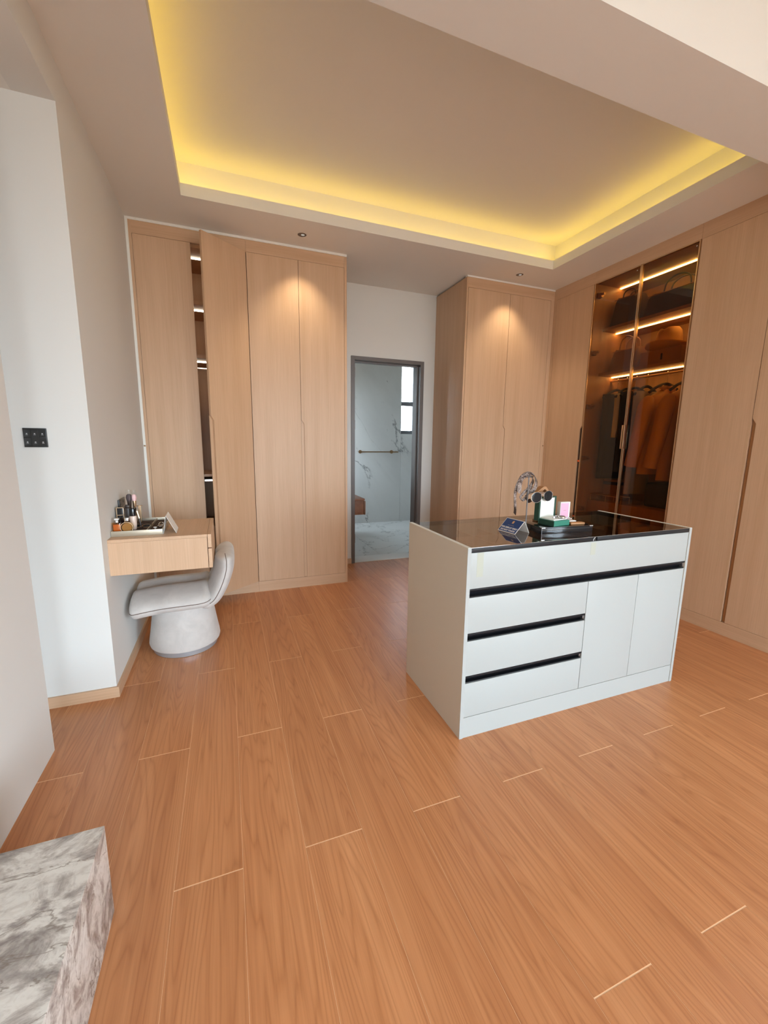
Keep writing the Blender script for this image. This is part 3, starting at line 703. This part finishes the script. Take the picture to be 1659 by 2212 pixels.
# green watch box
wb = thing('watch_box', 'open dark green watch box with cream lining on the black case', 'box', (1.519, 1.590, CZ_), rz=math.radians(8))
bx, by = 1.519, 1.590
boxes('base', [(bx, bx+.116, by, by+.100, CZ_, CZ_+.028)], M['greenl'], wb, bev=.002)
box('base_side_shade', bx-.0012, bx+.0002, by+.001, by+.094, CZ_+.001, CZ_+.027, M['green'], wb)  # darker sheet paints the shade on the left side of the base
box('cushion', bx+.008, bx+.108, by+.010, by+.092, CZ_+.028, CZ_+.034, M['cream'], wb, bev=.002)
lx0, lx1, ly0, ly1, lz0, lz1 = bx-.006, bx+.122, by+.094, by+.124, CZ_+.014, CZ_+.138
ld = boxes('lid', [(lx0, lx1, ly1-.006, ly1, lz0, lz1), (lx0, lx0+.010, ly0, ly1-.006, lz0, lz1), (lx1-.010, lx1, ly0, ly1-.006, lz0, lz1), (lx0+.010, lx1-.010, ly0, ly1-.006, lz1-.007, lz1)], M['green'], wb, bev=.001)
box('lining', lx0+.010, lx1-.010, ly0+.004, ly1-.006, lz0+.004, lz1-.007, M['cream'], ld)
wt = thing('wristwatch', 'steel bracelet watch curled over the front of the green box', 'watch', (bx+.062, by+.04, CZ_+.034))
WZ = CZ_+.040
for k in range(9):
    a = -1.2+k*.3
    box('bracelet_link', bx+.062+.030*math.sin(a)-.009, bx+.062+.030*math.sin(a)+.009, by+.030+.018*math.cos(a)-.0035, by+.030+.018*math.cos(a)+.0035, WZ-.004+.004*math.cos(a*2), WZ+.003+.004*math.cos(a*2), M['chrome'], wt, bev=.001)
lathe('watch_face', bx+.066, by+.020, [(.0165, WZ-.003), (.018, WZ), (.018, WZ+.006), (.015, WZ+.008), (.0001, WZ+.008)], M['chrome'], wt, n=20)
lathe('dial', bx+.066, by+.020, [(.0135, WZ+.0081), (.0135, WZ+.0088), (.0001, WZ+.0088)], M['green'], wt, n=20)
# sunglasses laid across the lid
def aviator(name, label, cx, cy, cz, rz, s=1.0, lens=None, frame=None):
    t = thing(name, label, 'sunglasses', (cx, cy, cz), rz=rz)
    for sg in (-1, 1):
        ox = cx+sg*.0355*s; pts = []
        for i in range(24):
            a = 2*math.pi*i/24; r = .0265*(1+.10*math.cos(a*1-sg*math.radians(60)+math.pi*(sg < 0)*0)); 
            px = ox+r*s*math.cos(a)*1.10; pz = cz+r*s*math.sin(a)*.82-(.004*s if math.sin(a) < 0 else 0)
            pts.append((px, cy+.003*(abs(px-cx)/.06)**2, pz))
        rim = tube('rim', pts, .0010*s, frame, t, n=6, closed=True)
        bm = bmesh.new(); c = bm.verts.new((ox, cy-.002, cz)); V = [bm.verts.new(p) for p in pts]
        V2 = [bm.verts.new((p[0], p[1]+.0012, p[2])) for p in pts]; c2 = bm.verts.new((ox, cy-.0008, cz))
        for i in range(24):
            bm.faces.new((c, V[i], V[(i+1) % 24])); bm.faces.new((c2, V2[(i+1) % 24], V2[i])); bm.faces.new((V[i], V2[i], V2[(i+1) % 24], V[(i+1) % 24]))
        mk('lens', bm, lens, t, smooth=True)
        tube('temple', smoothpath([(cx+sg*.065*s, cy+.003, cz+.012*s), (cx+sg*.064*s, cy+.02, cz+.012*s), (cx+sg*.050*s, cy+.075, cz+.008*s)], 4), .0014*s, frame, t, n=6)
    tube('bridge', [(cx-.009*s, cy, cz+.012*s), (cx+.009*s, cy, cz+.012*s)], .0013*s, frame, t, n=6)
    tube('bridge', smoothpath([(cx-.010*s, cy, cz+.003*s), (cx, cy, cz+.008*s), (cx+.010*s, cy, cz+.003*s)], 4), .0012*s, frame, t, n=6)
    return t
aviator('sunglasses', 'silver aviator sunglasses with black lenses over the green box lid', 1.507, 1.672, 1.086, math.radians(5), 1.13, M['lens'], M['chrome'])
# wooden sunglasses stand behind lid
ws = thing('sunglasses_stand', 'brown wooden angled stand behind the green box lid', 'stand', (1.56, 1.745, CZ_))
box('foot', 1.535, 1.600, 1.735, 1.768, CZ_, CZ_+.008, M['tan'], ws, bev=.001)
box('post', 1.560, 1.571, 1.748, 1.758, CZ_+.008, 1.118, M['tan'], ws, bev=.001)
prism('head', [(1.512, 1.100), (1.558, 1.129), (1.574, 1.129), (1.602, 1.097), (1.593, 1.094), (1.568, 1.116), (1.542, 1.099)], 'xz', 1.725, 1.760, M['tan'], ws)
# pink box
pk = thing('gift_box', 'small pink box with white edges behind the watch box', 'box', (1.71, 1.735, CZ_), rz=math.radians(-4))
box('body', 1.682, 1.745, 1.722, 1.748, CZ_, CZ_+.100, M['whitecard'], pk, bev=.001)
box('label', 1.685, 1.736, 1.7215, 1.722, CZ_+.003, CZ_+.094, M['pink'], pk)
box('line', 1.703, 1.719, 1.7212, 1.7215, CZ_+.053, CZ_+.0542, M['tan'], pk)
# brown watch strap / wallet
bw = thing('leather_watch', 'brown leather strap watch lying at the right of the green box', 'watch', (1.69, 1.63, CZ_), rz=math.radians(-8))
box('strap', 1.645, 1.728, 1.595, 1.625, CZ_, CZ_+.012, M['tan'], bw, bev=.004, seg=3)
box('card', 1.640, 1.70, 1.628, 1.665, CZ_, CZ_+.016, M['whitecard'], bw, bev=.002)
lathe('watch_face', 1.660, 1.645, [(.017, CZ_+.0162), (.018, CZ_+.019), (.016, CZ_+.024), (.0001, CZ_+.024)], M['chrome'], bw, n=18)
for k in range(5): box('bracelet_link', 1.634+k*.008, 1.640+k*.008, 1.640-.003*k, 1.658-.003*k, CZ_+.026+.003*math.sin(k), CZ_+.031+.003*math.sin(k), M['chrome'], bw, bev=.001)

# blue tent sign
sg_ = thing('tent_sign', 'blue folded card reading for display only on the glass top', 'sign', (1.348, 1.69, GZ), rz=math.radians(5))
sy0, sy1 = 1.628, 1.752; zt_ = .969; xf_, xb_, xt_ = 1.306, 1.398, 1.366
def panel(name, xa, za, xb, zb, mat, ya, yb, th=.0014, off=0, parent=sg_):
    d = Vector((xb-xa, 0, zb-za)).normalized(); nn = Vector((-d.z, 0, d.x))
    bm = bmesh.new(); V = []
    for o_ in (off, off+th):
        for (x, z) in ((xa, za), (xb, zb)):
            for y in (ya, yb): V.append(bm.verts.new((x+nn.x*o_, y, z+nn.z*o_)))
    for q in ((0, 1, 3, 2), (4, 6, 7, 5), (0, 4, 5, 1), (2, 3, 7, 6), (0, 2, 6, 4), (1, 5, 7, 3)): bm.faces.new([V[i] for i in q])
    return mk(name, bm, mat, parent)
fp = panel('front_card', xf_, GZ, xt_, zt_, M['whitecard'], sy0, sy1)
panel('back_card', xt_, zt_-.0005, xb_, GZ, M['whitecard'], sy0, sy1)
dd = Vector((xt_-xf_, 0, zt_-GZ)); L = dd.length; dn = dd.normalized(); nn = Vector((-dn.z, 0, dn.x))
def onsign(f): return (xf_+dd.x*f, GZ+dd.z*f)
a_, b_ = onsign(.035), onsign(.965)
panel('blue_field', a_[0], a_[1], b_[0], b_[1], M['blue'], sy0+.003, sy1-.003, th=.0003, off=.0014, parent=fp)
def sign_text(txt, f, size, mat, parent):
    cu = bpy.data.curves.new('t', 'FONT'); cu.body = txt; cu.size = size; cu.align_x = 'CENTER'; cu.extrude = .00015; cu.offset = size*.045
    to = bpy.data.objects.new('t', cu); COL.objects.link(to)
    dg = bpy.context.evaluated_depsgraph_get(); me = bpy.data.meshes.new_from_object(to.evaluated_get(dg)); bpy.data.objects.remove(to)
    bm = bmesh.new(); bm.from_mesh(me)
    x, z = onsign(f); o3 = Vector((x, (sy0+sy1)/2, z))+nn*.0019
    for v in bm.verts:
        p = v.co.copy(); v.co = o3+Vector((0, -1, 0))*p.x+dn*p.y+nn*p.z
    return mk('lettering', bm, mat, parent)
sign_text('FOR DISPLAY ONLY', .28, .0125, M['whitecard'], fp); sign_text('DO NOT TOUCH', .10, .0125, M['whitecard'], fp)
cc_ = (sy0+sy1)/2
def crest(f0, f1, y0, y1, mat, nm):
    a, b = onsign(f0), onsign(f1); panel(nm, a[0], a[1], b[0], b[1], mat, y0, y1, th=.0003, off=.0017, parent=fp)
crest(.66, .82, cc_-.006, cc_+.006, M['gold'], 'crest'); crest(.82, .86, cc_-.0035, cc_+.0035, M['gold'], 'crest')
for k in (-.017, -.009, -.001, .009, .018): crest(.49, .53, cc_+k-.003, cc_+k+.003, M['steel'], 'faint_wordmark')

# belt on a metal stand
PX, PY = 1.436, 1.700
bs_ = thing('belt_stand', 'slim dark metal T stand on the glass top behind the blue sign', 'stand', (PX, PY, GZ))
lathe('base', PX, PY, [(.006, GZ), (.006, GZ+.003), (.0001, GZ+.004)], M['black'], bs_, n=24)
tube('pole', [(PX, PY, GZ+.003), (PX, PY, 1.183)], .0034, M['frame'], bs_)
RV = Vector((math.cos(yaw), -math.sin(yaw), 0)); DV = Vector((math.sin(yaw), math.cos(yaw), 0))
kpx = 3180.
def bp(u, v, d=0): return Vector((PX, PY, 0))+RV*((u-622)/kpx)+DV*d+Vector((0, 0, 1.189-(v-225)/kpx))
tube('arm', [bp(560, 232, -.005), bp(700, 240, .012)], .004, M['steel'], bs_)
belt = thing('snakeskin_belt', 'grey snakeskin belt looped over the slim metal stand', 'belt', (PX, PY, 1.0))
def ribbon(name, P, parent, mat, w=.024, th=.003, tilt=.35):
    P = smoothpath(P, 6); bm = bmesh.new(); R = []
    wd = (DV*.5+RV*.6-Vector((0, 0, .62))).normalized()
    for i, p in enumerate(P):
        d = (P[min(i+1, len(P)-1)]-P[max(i-1, 0)]).normalized(); nn_ = d.cross(wd).normalized()
        R.append([bm.verts.new(p+wd*a*w/2+nn_*b*th/2) for a, b in ((-1, -1), (1, -1), (1, 1), (-1, 1))])
    for a, b in zip(R, R[1:]):
        for i in range(4): bm.faces.new((a[i], a[(i+1) % 4], b[(i+1) % 4], b[i]))
    bm.faces.new(R[0][::-1]); bm.faces.new(R[-1])
    return mk(name, bm, mat, parent, smooth=True)
outer = [bp(430, 760), bp(425, 680), bp(415, 560), bp(425, 450), bp(455, 350), bp(500, 255), bp(560, 200), bp(625, 180), bp(690, 205), bp(735, 270), bp(745, 350), bp(725, 430), bp(690, 480, .01), bp(640, 480, .015)]
ribbon('strap', outer, belt, M['snake'], w=.027)
inner = [bp(620, 205, .004), bp(560, 235, .005), bp(515, 290, .005), bp(500, 380, .004), bp(495, 450, .004), bp(470, 490, 0), bp(450, 470, -.003), bp(455, 400, -.003), bp(480, 320, -.002)]
ribbon('strap', inner, belt, M['snake'], w=.020)
i2 = [bp(625, 215, .012), bp(680, 240, .012), bp(705, 300, .012), bp(680, 370, .012), bp(620, 450, .012), bp(550, 520, .01), bp(515, 570, .008), bp(520, 610, .006), bp(560, 620, .006), bp(600, 570, .008), bp(650, 480, .01), bp(690, 380, .01)]
ribbon('strap', i2, belt, M['snake'], w=.019)
ribbon('belt_tip', [bp(430, 750, -.001), bp(432, 800, -.001), bp(428, 850, -.001)], belt, M['darkbrown'], w=.024)
ribbon('buckle_keeper', [bp(620, 600, .008), bp(640, 640, .006), bp(690, 620, .008)], belt, M['darkbrown'], w=.02, th=.008)

# ------------------------------------------------------------------ vanity desk on the left wall
DY0, DY1, DX1 = 2.462, 2.985, -.10
D = thing('vanity_desk', 'wall-hung oak vanity desk with one drawer on the left wall', 'desk', (-.35, 2.72, .635))
box('side_panel', XL, DX1-.022, DY0, DY0+.018, .635, .812, M['wood'], D, bev=.0005, seg=1)
box('side_panel', XL, DX1-.022, DY1-.018, DY1, .635, .812, M['wood'], D, bev=.0005, seg=1)
box('bottom_panel', XL, DX1-.022, DY0+.018, DY1-.018, .635, .650, M['wood'], D)
box('desktop', XL, DX1-.0205, DY0, DY1, .8125, .829, M['woody'], D, bev=.0005, seg=1)
box('top_rail', DX1-.019, DX1, DY0, DY1, .752, .829, M['woody'], D, bev=.0005, seg=1)
box('drawer_front', DX1-.019, DX1, DY0, DY1, .635, .747, M['woody'], D, bev=.0005, seg=1)
box('drawer_box', XL+.02, DX1-.03, DY0+.03, DY1-.03, .665, .74, M['woodin'], D)
# tray with compartments
TZ = .829
tr = thing('jewellery_tray', 'champagne tray with dark lining at the wall end of the desk', 'tray', (-.475, 2.74, TZ))
box('tray_base', -.597, -.352, 2.541, 2.935, TZ, TZ+.013, M['velvetd'], tr)
for b in ((-.598, -.350, 2.537, 2.543), (-.598, -.350, 2.933, 2.939), (-.598, -.592, 2.543, 2.933), (-.356, -.350, 2.543, 2.933)):
    box('rim', *b, TZ, TZ+.030, M['champ'], tr, bev=.001)
box('divider', -.432, -.428, 2.543, 2.933, TZ+.013, TZ+.027, M['champ'], tr)
T2 = TZ+.0132
rg = thing('ring_stand', 'small pearl ring on a white peg in the tray', 'ring', (-.396, 2.61, T2))
lathe('peg', -.396, 2.61, [(.006, T2), (.004, T2+.010), (.010, T2+.014), (.010, T2+.017), (.0001, T2+.019)], M['whitecard'], rg, n=14)
r2_ = tag(tube('ring', [(-.385+.013*math.cos(a), 2.76+.013*math.sin(a), T2+.006+.006*math.sin(a)) for a in [k*math.pi/8 for k in range(16)]], .002, M['chrome'], closed=True), 'silver ring lying near the back of the tray', 'ring')
wc = thing('wristwatch', 'silver watch with black dial in the right tray compartment', 'watch', (-.375, 2.70, T2))
lathe('watch_face', -.375, 2.70, [(.012, T2), (.013, T2+.006), (.0001, T2+.007)], M['lens'], wc, n=16)
tube('strap', [(-.375+.02*math.cos(a), 2.70+.024*math.sin(a), T2+.006) for a in [k*math.pi/8 for k in range(16)]], .003, M['chrome'], wc, closed=True)
# folded sunglasses in tray
sgl = thing('sunglasses', 'brown folded sunglasses lying in the champagne tray', 'sunglasses', (-.475, 2.71, T2), rz=math.radians(-12))
for sx in (-1, 1):
    cx, cy = -.475+sx*.026, 2.70
    P = [(cx+.023*math.cos(a), cy+.017*math.sin(a), T2+.010+.006*math.sin(a)) for a in [k*math.pi/9 for k in range(18)]]
    tube('rim', P, .0016, M['gold'], sgl, n=6, closed=True)
    bm = bmesh.new(); V = [bm.verts.new(p) for p in P]; V2 = [bm.verts.new((p[0], p[1], p[2]+.001)) for p in P]; bm.faces.new(V); bm.faces.new(V2[::-1])
    for i in range(18): bm.faces.new((V[i], V2[i], V2[(i+1) % 18], V[(i+1) % 18]))
    mk('lens', bm, M['lens'], sgl)
    tube('temple', smoothpath([(cx+sx*.022, cy, T2+.012), (cx+sx*.01, cy+.04, T2+.022), (cx-sx*.05, cy+.05, T2+.018)], 4), .0016, M['darkbrown'], sgl, n=6)
tube('bridge', [(-.481, 2.70, T2+.012), (-.469, 2.70, T2+.012)], .0014, M['gold'], sgl, n=6)
# white tent card
tc = thing('tent_card', 'white folded card standing on the desk beside the tray', 'card', (-.325, 2.59, TZ), rz=math.radians(2))
panel('front_card', -.350, TZ, -.332, TZ+.100, M['whitecard'], 2.545, 2.70, th=.0015, parent=tc)
panel('back_card', -.332, TZ+.0995, -.285, TZ, M['whitecard'], 2.545, 2.70, th=.0015, parent=tc)
# scents and jars, left to right
p1 = thing('perfume_bottle', 'square amber perfume bottle with clear cap nearest the wall', 'perfume bottle', (-.570, 2.572, T2))
box('bottle', -.592, -.552, 2.556, 2.590, T2, T2+.060, M['amber'], p1, bev=.004)
box('scent', -.589, -.555, 2.559, 2.587, T2+.004, T2+.050, plain('amber liquid', (.55, .20, .06), .15, coat=.5), p1, bev=.003)
lathe('neck', -.572, 2.573, [(.007, T2+.060), (.007, T2+.072), (.0001, T2+.072)], M['whitecard'], p1, n=14)
box('cap', -.585, -.559, 2.561, 2.585, T2+.072, T2+.084, M['clear'], p1, bev=.002); box('cap_core', -.583, -.561, 2.563, 2.583, T2+.074, T2+.082, M['whitecard'], p1, bev=.002)
p2 = thing('perfume_bottle', 'round gold-rimmed perfume bottle in front of the rose jar', 'perfume bottle', (-.524, 2.565, T2))
bm = bmesh.new(); addtube(bm, [(-.524, 2.550, T2+.032), (-.524, 2.553, T2+.032), (-.524, 2.577, T2+.032), (-.524, 2.580, T2+.032)], [.026, .0295, .0295, .026], 28); mk('bottle', bm, M['paleamber'], p2, smooth=True)
bm = bmesh.new(); addtube(bm, [(-.524, 2.556, T2+.032), (-.524, 2.574, T2+.032)], .024, 24); mk('scent', bm, plain('gold liquid', (.33, .17, .05), .12, coat=.8), p2, smooth=True)
tube('gold_rim', [(-.524+.0295*math.cos(a), 2.552, T2+.032+.0295*math.sin(a)) for a in [k*math.pi/14 for k in range(28)]], .0022, M['gold'], p2, n=6, closed=True)
box('cap', -.537, -.511, 2.556, 2.576, T2+.063, T2+.088, M['clear'], p2, bev=.004); box('cap_core', -.533, -.515, 2.559, 2.573, T2+.064, T2+.084, M['chrome'], p2, bev=.004)
p3 = thing('scent_box', 'black square bottle with gold framed front behind the amber bottle', 'perfume bottle', (-.570, 2.672, T2))
box('bottle', -.588, -.553, 2.660, 2.690, T2, T2+.125, M['blackgloss'], p3, bev=.001)
boxes('gold_edge', [(-.589, -.552, 2.658, 2.660, .926, .929), (-.589, -.552, 2.658, 2.660, .968, .971), (-.589, -.586, 2.658, 2.660, T2, .971), (-.555, -.552, 2.658, 2.660, T2, .971)], M['gold'], p3)
p4 = thing('powder_case', 'dark brown tall cosmetic case behind the round bottle', 'cosmetic case', (-.545, 2.70, T2))
box('case', -.552, -.531, 2.685, 2.715, T2, T2+.120, M['darkbrown'], p4, bev=.003); box('lid', -.553, -.530, 2.684, 2.716, T2+.1205, T2+.136, M['darkbrown'], p4, bev=.003)
jr = thing('cosmetic_jar', 'rose cream jar with tall black cap behind the round perfume', 'jar', (-.508, 2.65, T2))
lathe('jar', -.508, 2.65, [(.010, T2), (.014, T2+.004), (.0165, T2+.03), (.0175, T2+.075), (.016, T2+.080), (.0001, T2+.080)], M['rosegold'], jr)
lathe('cap', -.508, 2.65, [(.0150, T2+.080), (.0155, T2+.083), (.0155, T2+.120), (.014, T2+.124), (.0001, T2+.124)], M['blackgloss'], jr)
def brush(name, label, x, y, z0, zf, zh, zt, rh, hair, fer, cov=True):
    t = thing(name, label, 'makeup brush', (x, y, z0))
    lathe('handle', x, y, [(.005, z0), (.006, (z0+zf)/2), (.007, zf), (.0001, zf)], M['blackgloss'], t, n=12)
    lathe('ferrule', x, y, [(.007, zf), (.008, zf+.003), (rh*.72, zh), (.0001, zh)], fer, t, n=16)
    lathe('bristles', x, y, [(rh*.72, zh), (rh, zh+(zt-zh)*.5), (rh*.8, zh+(zt-zh)*.85), (rh*.35, zt), (.0001, zt)], hair, t, n=18)
    if cov: lathe('clear_cover', x, y, [(rh*1.02, zh+.005), (rh*1.08, zt+.005), (rh*1.02, zt+.026), (.0001, zt+.026)], M['clear'], t, n=18)
    return t
brush('makeup_brush', 'large dark powder brush standing in front of the wall socket', -.538, 2.745, T2, .952, .995, 1.036, .0165, M['darkhair'], M['darkbrown'])
brush('makeup_brush', 'pink blusher brush with gold ferrule beside the dark brush', -.514, 2.75, T2, .955, .995, 1.032, .014, M['pinkhair'], M['gold'])
gt = thing('brush_glass', 'ribbed clear glass tumbler holding small brushes behind the jar', 'tumbler', (-.498, 2.80, T2))
lathe('tumbler', -.498, 2.80, [(.0095, T2), (.0105, T2+.002), (.0145, T2+.115), (.0130, T2+.115), (.0085, T2+.006), (.0001, T2+.006)], M['clear'], gt, n=20)
tube('gold_rim', [(-.498+.0145*math.cos(a), 2.80+.0145*math.sin(a), T2+.115) for a in [k*math.pi/10 for k in range(20)]], .0012, M['gold'], gt, n=6, closed=True)
for dx, dy in ((-.006, 0), (.004, .004), (0, -.005)):
    tube('thin_brush', [(-.498+dx*.4, 2.80+dy*.4, T2+.008), (-.498+dx, 2.80+dy, T2+.113)], .0026, M['gold'], gt, n=8)
mc = thing('mascara', 'dark slim mascara tube leaning beside the rose jar', 'cosmetic tube', (-.49, 2.70, T2))
tube('tube_body', [(-.482, 2.70, T2+.002), (-.488, 2.70, T2+.055)], .0058, M['darkbrown'], mc); tube('cap', [(-.4882, 2.70, T2+.056), (-.497, 2.70, T2+.100)], .0062, M['gold'], mc)
# socket and switch
so = thing('wall_socket', 'black double wall socket above the perfume bottles', 'socket', (XL, 2.835, .958))
box('plate', XL, XL+.008, 2.757, 2.913, .915, 1.0, M['switch'], so, bev=.0015)
for y in (2.795, 2.875):
    tube('socket_hole', [(XL+.0075, y, .963), (XL+.0090, y, .963)], .006, M['steel'], so, n=12)
    box('rocker', XL+.008, XL+.0095, y-.02, y+.02, .974, .990, M['switch'], so, bev=.0005)
sw = thing('light_switch', 'black square switch panel with six icons on the white wall', 'switch', (-.8125, 2.37, 1.351))
box('plate', -.856, -.769, 2.360, 2.37, 1.308, 1.394, M['switch'], sw, bev=.0015)
for r_, z in enumerate((1.370, 1.332)):
    for c_, x in enumerate((-.842, -.8125, -.784)):
        bt = box('button', x-.0125, x+.0125, 2.3592, 2.3600, z-.017, z+.017, M['switch'], sw)
        bm = bmesh.new(); addbox(bm, x-.004, x+.004, 2.3586, 2.3592, z-.007, z-.0055); addbox(bm, x-.0025, x+.0025, 2.3586, 2.3592, z-.003, z+.001)
        mk('icon', bm, M['icon'], bt)

# ------------------------------------------------------------------ boucle stool
SX, SY = -.308, 2.880
stl = thing('vanity_stool', 'cream boucle low-back stool on a drum base under the desk', 'stool', (SX, SY, 0))
lathe('plinth', SX, SY, [(.188, 0), (.192, .003), (.196, .034), (.0001, .034)], M['plinth'], stl, n=48)
prof = [(.195, .034), (.209, .040), (.214, .058), (.211, .085), (.203, .13), (.194, .19), (.186, .245), (.176, .325), (.12, .335), (.0001, .335)]
lathe('drum_base', SX, SY, prof, M['boucle'], stl, n=48)
def sweep_cushion(C, hw, hh, wd, groove, name, mat):
    P = smoothpath(C, 6); Np = len(P); bm = bmesh.new(); R = []; path = []
    for i, p in enumerate(P):
        d = (P[min(i+1, Np-1)]-P[max(i-1, 0)]).normalized(); nrm = Vector((-d.z, 0, d.x))
        f = i/(Np-1); e = min(1, (1-(1-min(1, f/.10))**2)**.5+.0) if f < .10 else (min(1, (1-(1-min(1, (1-f)/.14))**2)**.5) if f > .86 else 1)
        e = max(e, .10); ew = .60+.40*e
        ring = []
        for j in range(48):
            a = 2*math.pi*j/48; c, s = math.cos(a), math.sin(a)
            yy_ = hw*ew*math.copysign(abs(c)**(.78 if s > 0 else .6), c); zz = hh*e*math.copysign(abs(s)**(1.05 if s > 0 else .7), s)
            if s > 0: zz *= 1.28*(1-.12*abs(c))*(1)
            if s > 0: zz *= 1-groove*math.exp(-(yy_/.045)**2)
            ring.append(bm.verts.new((p.x+nrm.x*zz, SY+yy_+wd, p.z+nrm.z*zz)))
        R.append(ring); path.append((p, nrm, e, ew))
    for a, b in zip(R, R[1:]):
        for j in range(48): bm.faces.new((a[j], a[(j+1) % 48], b[(j+1) % 48], b[j]))
    bm.faces.new(R[0][::-1]); bm.faces.new(R[-1])
    return mk(name, bm, mat, stl, smooth=True), path
seat, pth = sweep_cushion([(-.575, 0, .352), (-.50, 0, .362), (-.40, 0, .372), (-.28, 0, .375), (-.19, 0, .378), (-.12, 0, .392)], .262, .066, -.012, .40, 'seat', M['boucle'])
back, ptb = sweep_cushion([(-.20, 0, .335), (-.125, 0, .372), (-.085, 0, .43), (-.055, 0, .50), (-.038, 0, .56), (-.034, 0, .605), (-.036, 0, .645)], .240, .055, -.012, .38, 'backrest', M['boucle'])
SYm = SY-.012
for pp, pa, hw, hh in (('piping', pth, .262, .066), ('piping', ptb, .240, .055)):
    pts = []
    for p, nn_, e, ew in pa:
        pts.append((p.x-nn_.x*hh*.10*e, SYm-hw*ew*1.0-.0012, p.z-nn_.z*hh*.10*e))
    tube(pp, pts, .0021, M['seam'], seat if pa is pth else back, n=6)
# ------------------------------------------------------------------ marble block, bottom left
mb = tag(box('marble_block', -.763, -.366, -1.2, 1.196, 0, .287, M['greymarble'], bev=.0015), 'grey and cream veined marble block in the bottom left corner', 'bench')
# ------------------------------------------------------------------ downlights
for i, (x, y) in enumerate(((.635, 3.52), (2.685, 3.505))):
    t = thing('downlight', ('recessed downlight above the left double-door wardrobe', 'recessed downlight above the corner closet')[i], 'light', (x, y, ZC), 'recessed downlights in the soffit')
    bm = bmesh.new(); n = 28; R = []
    for r, z in ((.040, ZC-.0005), (.041, ZC-.002), (.036, ZC-.0025), (.034, ZC-.0005)):
        R.append([bm.verts.new((x+r*math.cos(2*math.pi*k/n), y+r*math.sin(2*math.pi*k/n), z)) for k in range(n)])
    for a, b in zip(R, R[1:]):
        for k in range(n): bm.faces.new((a[k], a[(k+1) % n], b[(k+1) % n], b[k]))
    mk('trim_ring', bm, M['ceil'], t, smooth=True)
    lathe('shaded_reflector', x, y, [(.034, ZC-.0014), (.033, ZC-.0004), (.0001, ZC-.0004)], M['lampin'], t, n=28)  # flat disc coloured dark for the shaded hole of the downlight
    lathe('lamp', x+.006, y, [(.014, ZC-.0022), (.014, ZC-.0015), (.0001, ZC-.0015)], emis('lamp glow', (1, .88, .74), .45), t, n=20)
    l = bpy.data.lights.new('downlight_beam', 'SPOT'); l.energy = 24; l.color = (1, .82, .56); l.spot_size = math.radians(92); l.spot_blend = .8; l.shadow_soft_size = .02
    lo = bpy.data.objects.new('downlight_beam', l); COL.objects.link(lo); lo.parent = t; lo.location = (0, 0, -.012); lo.rotation_euler = (math.radians(0), 0, 0)
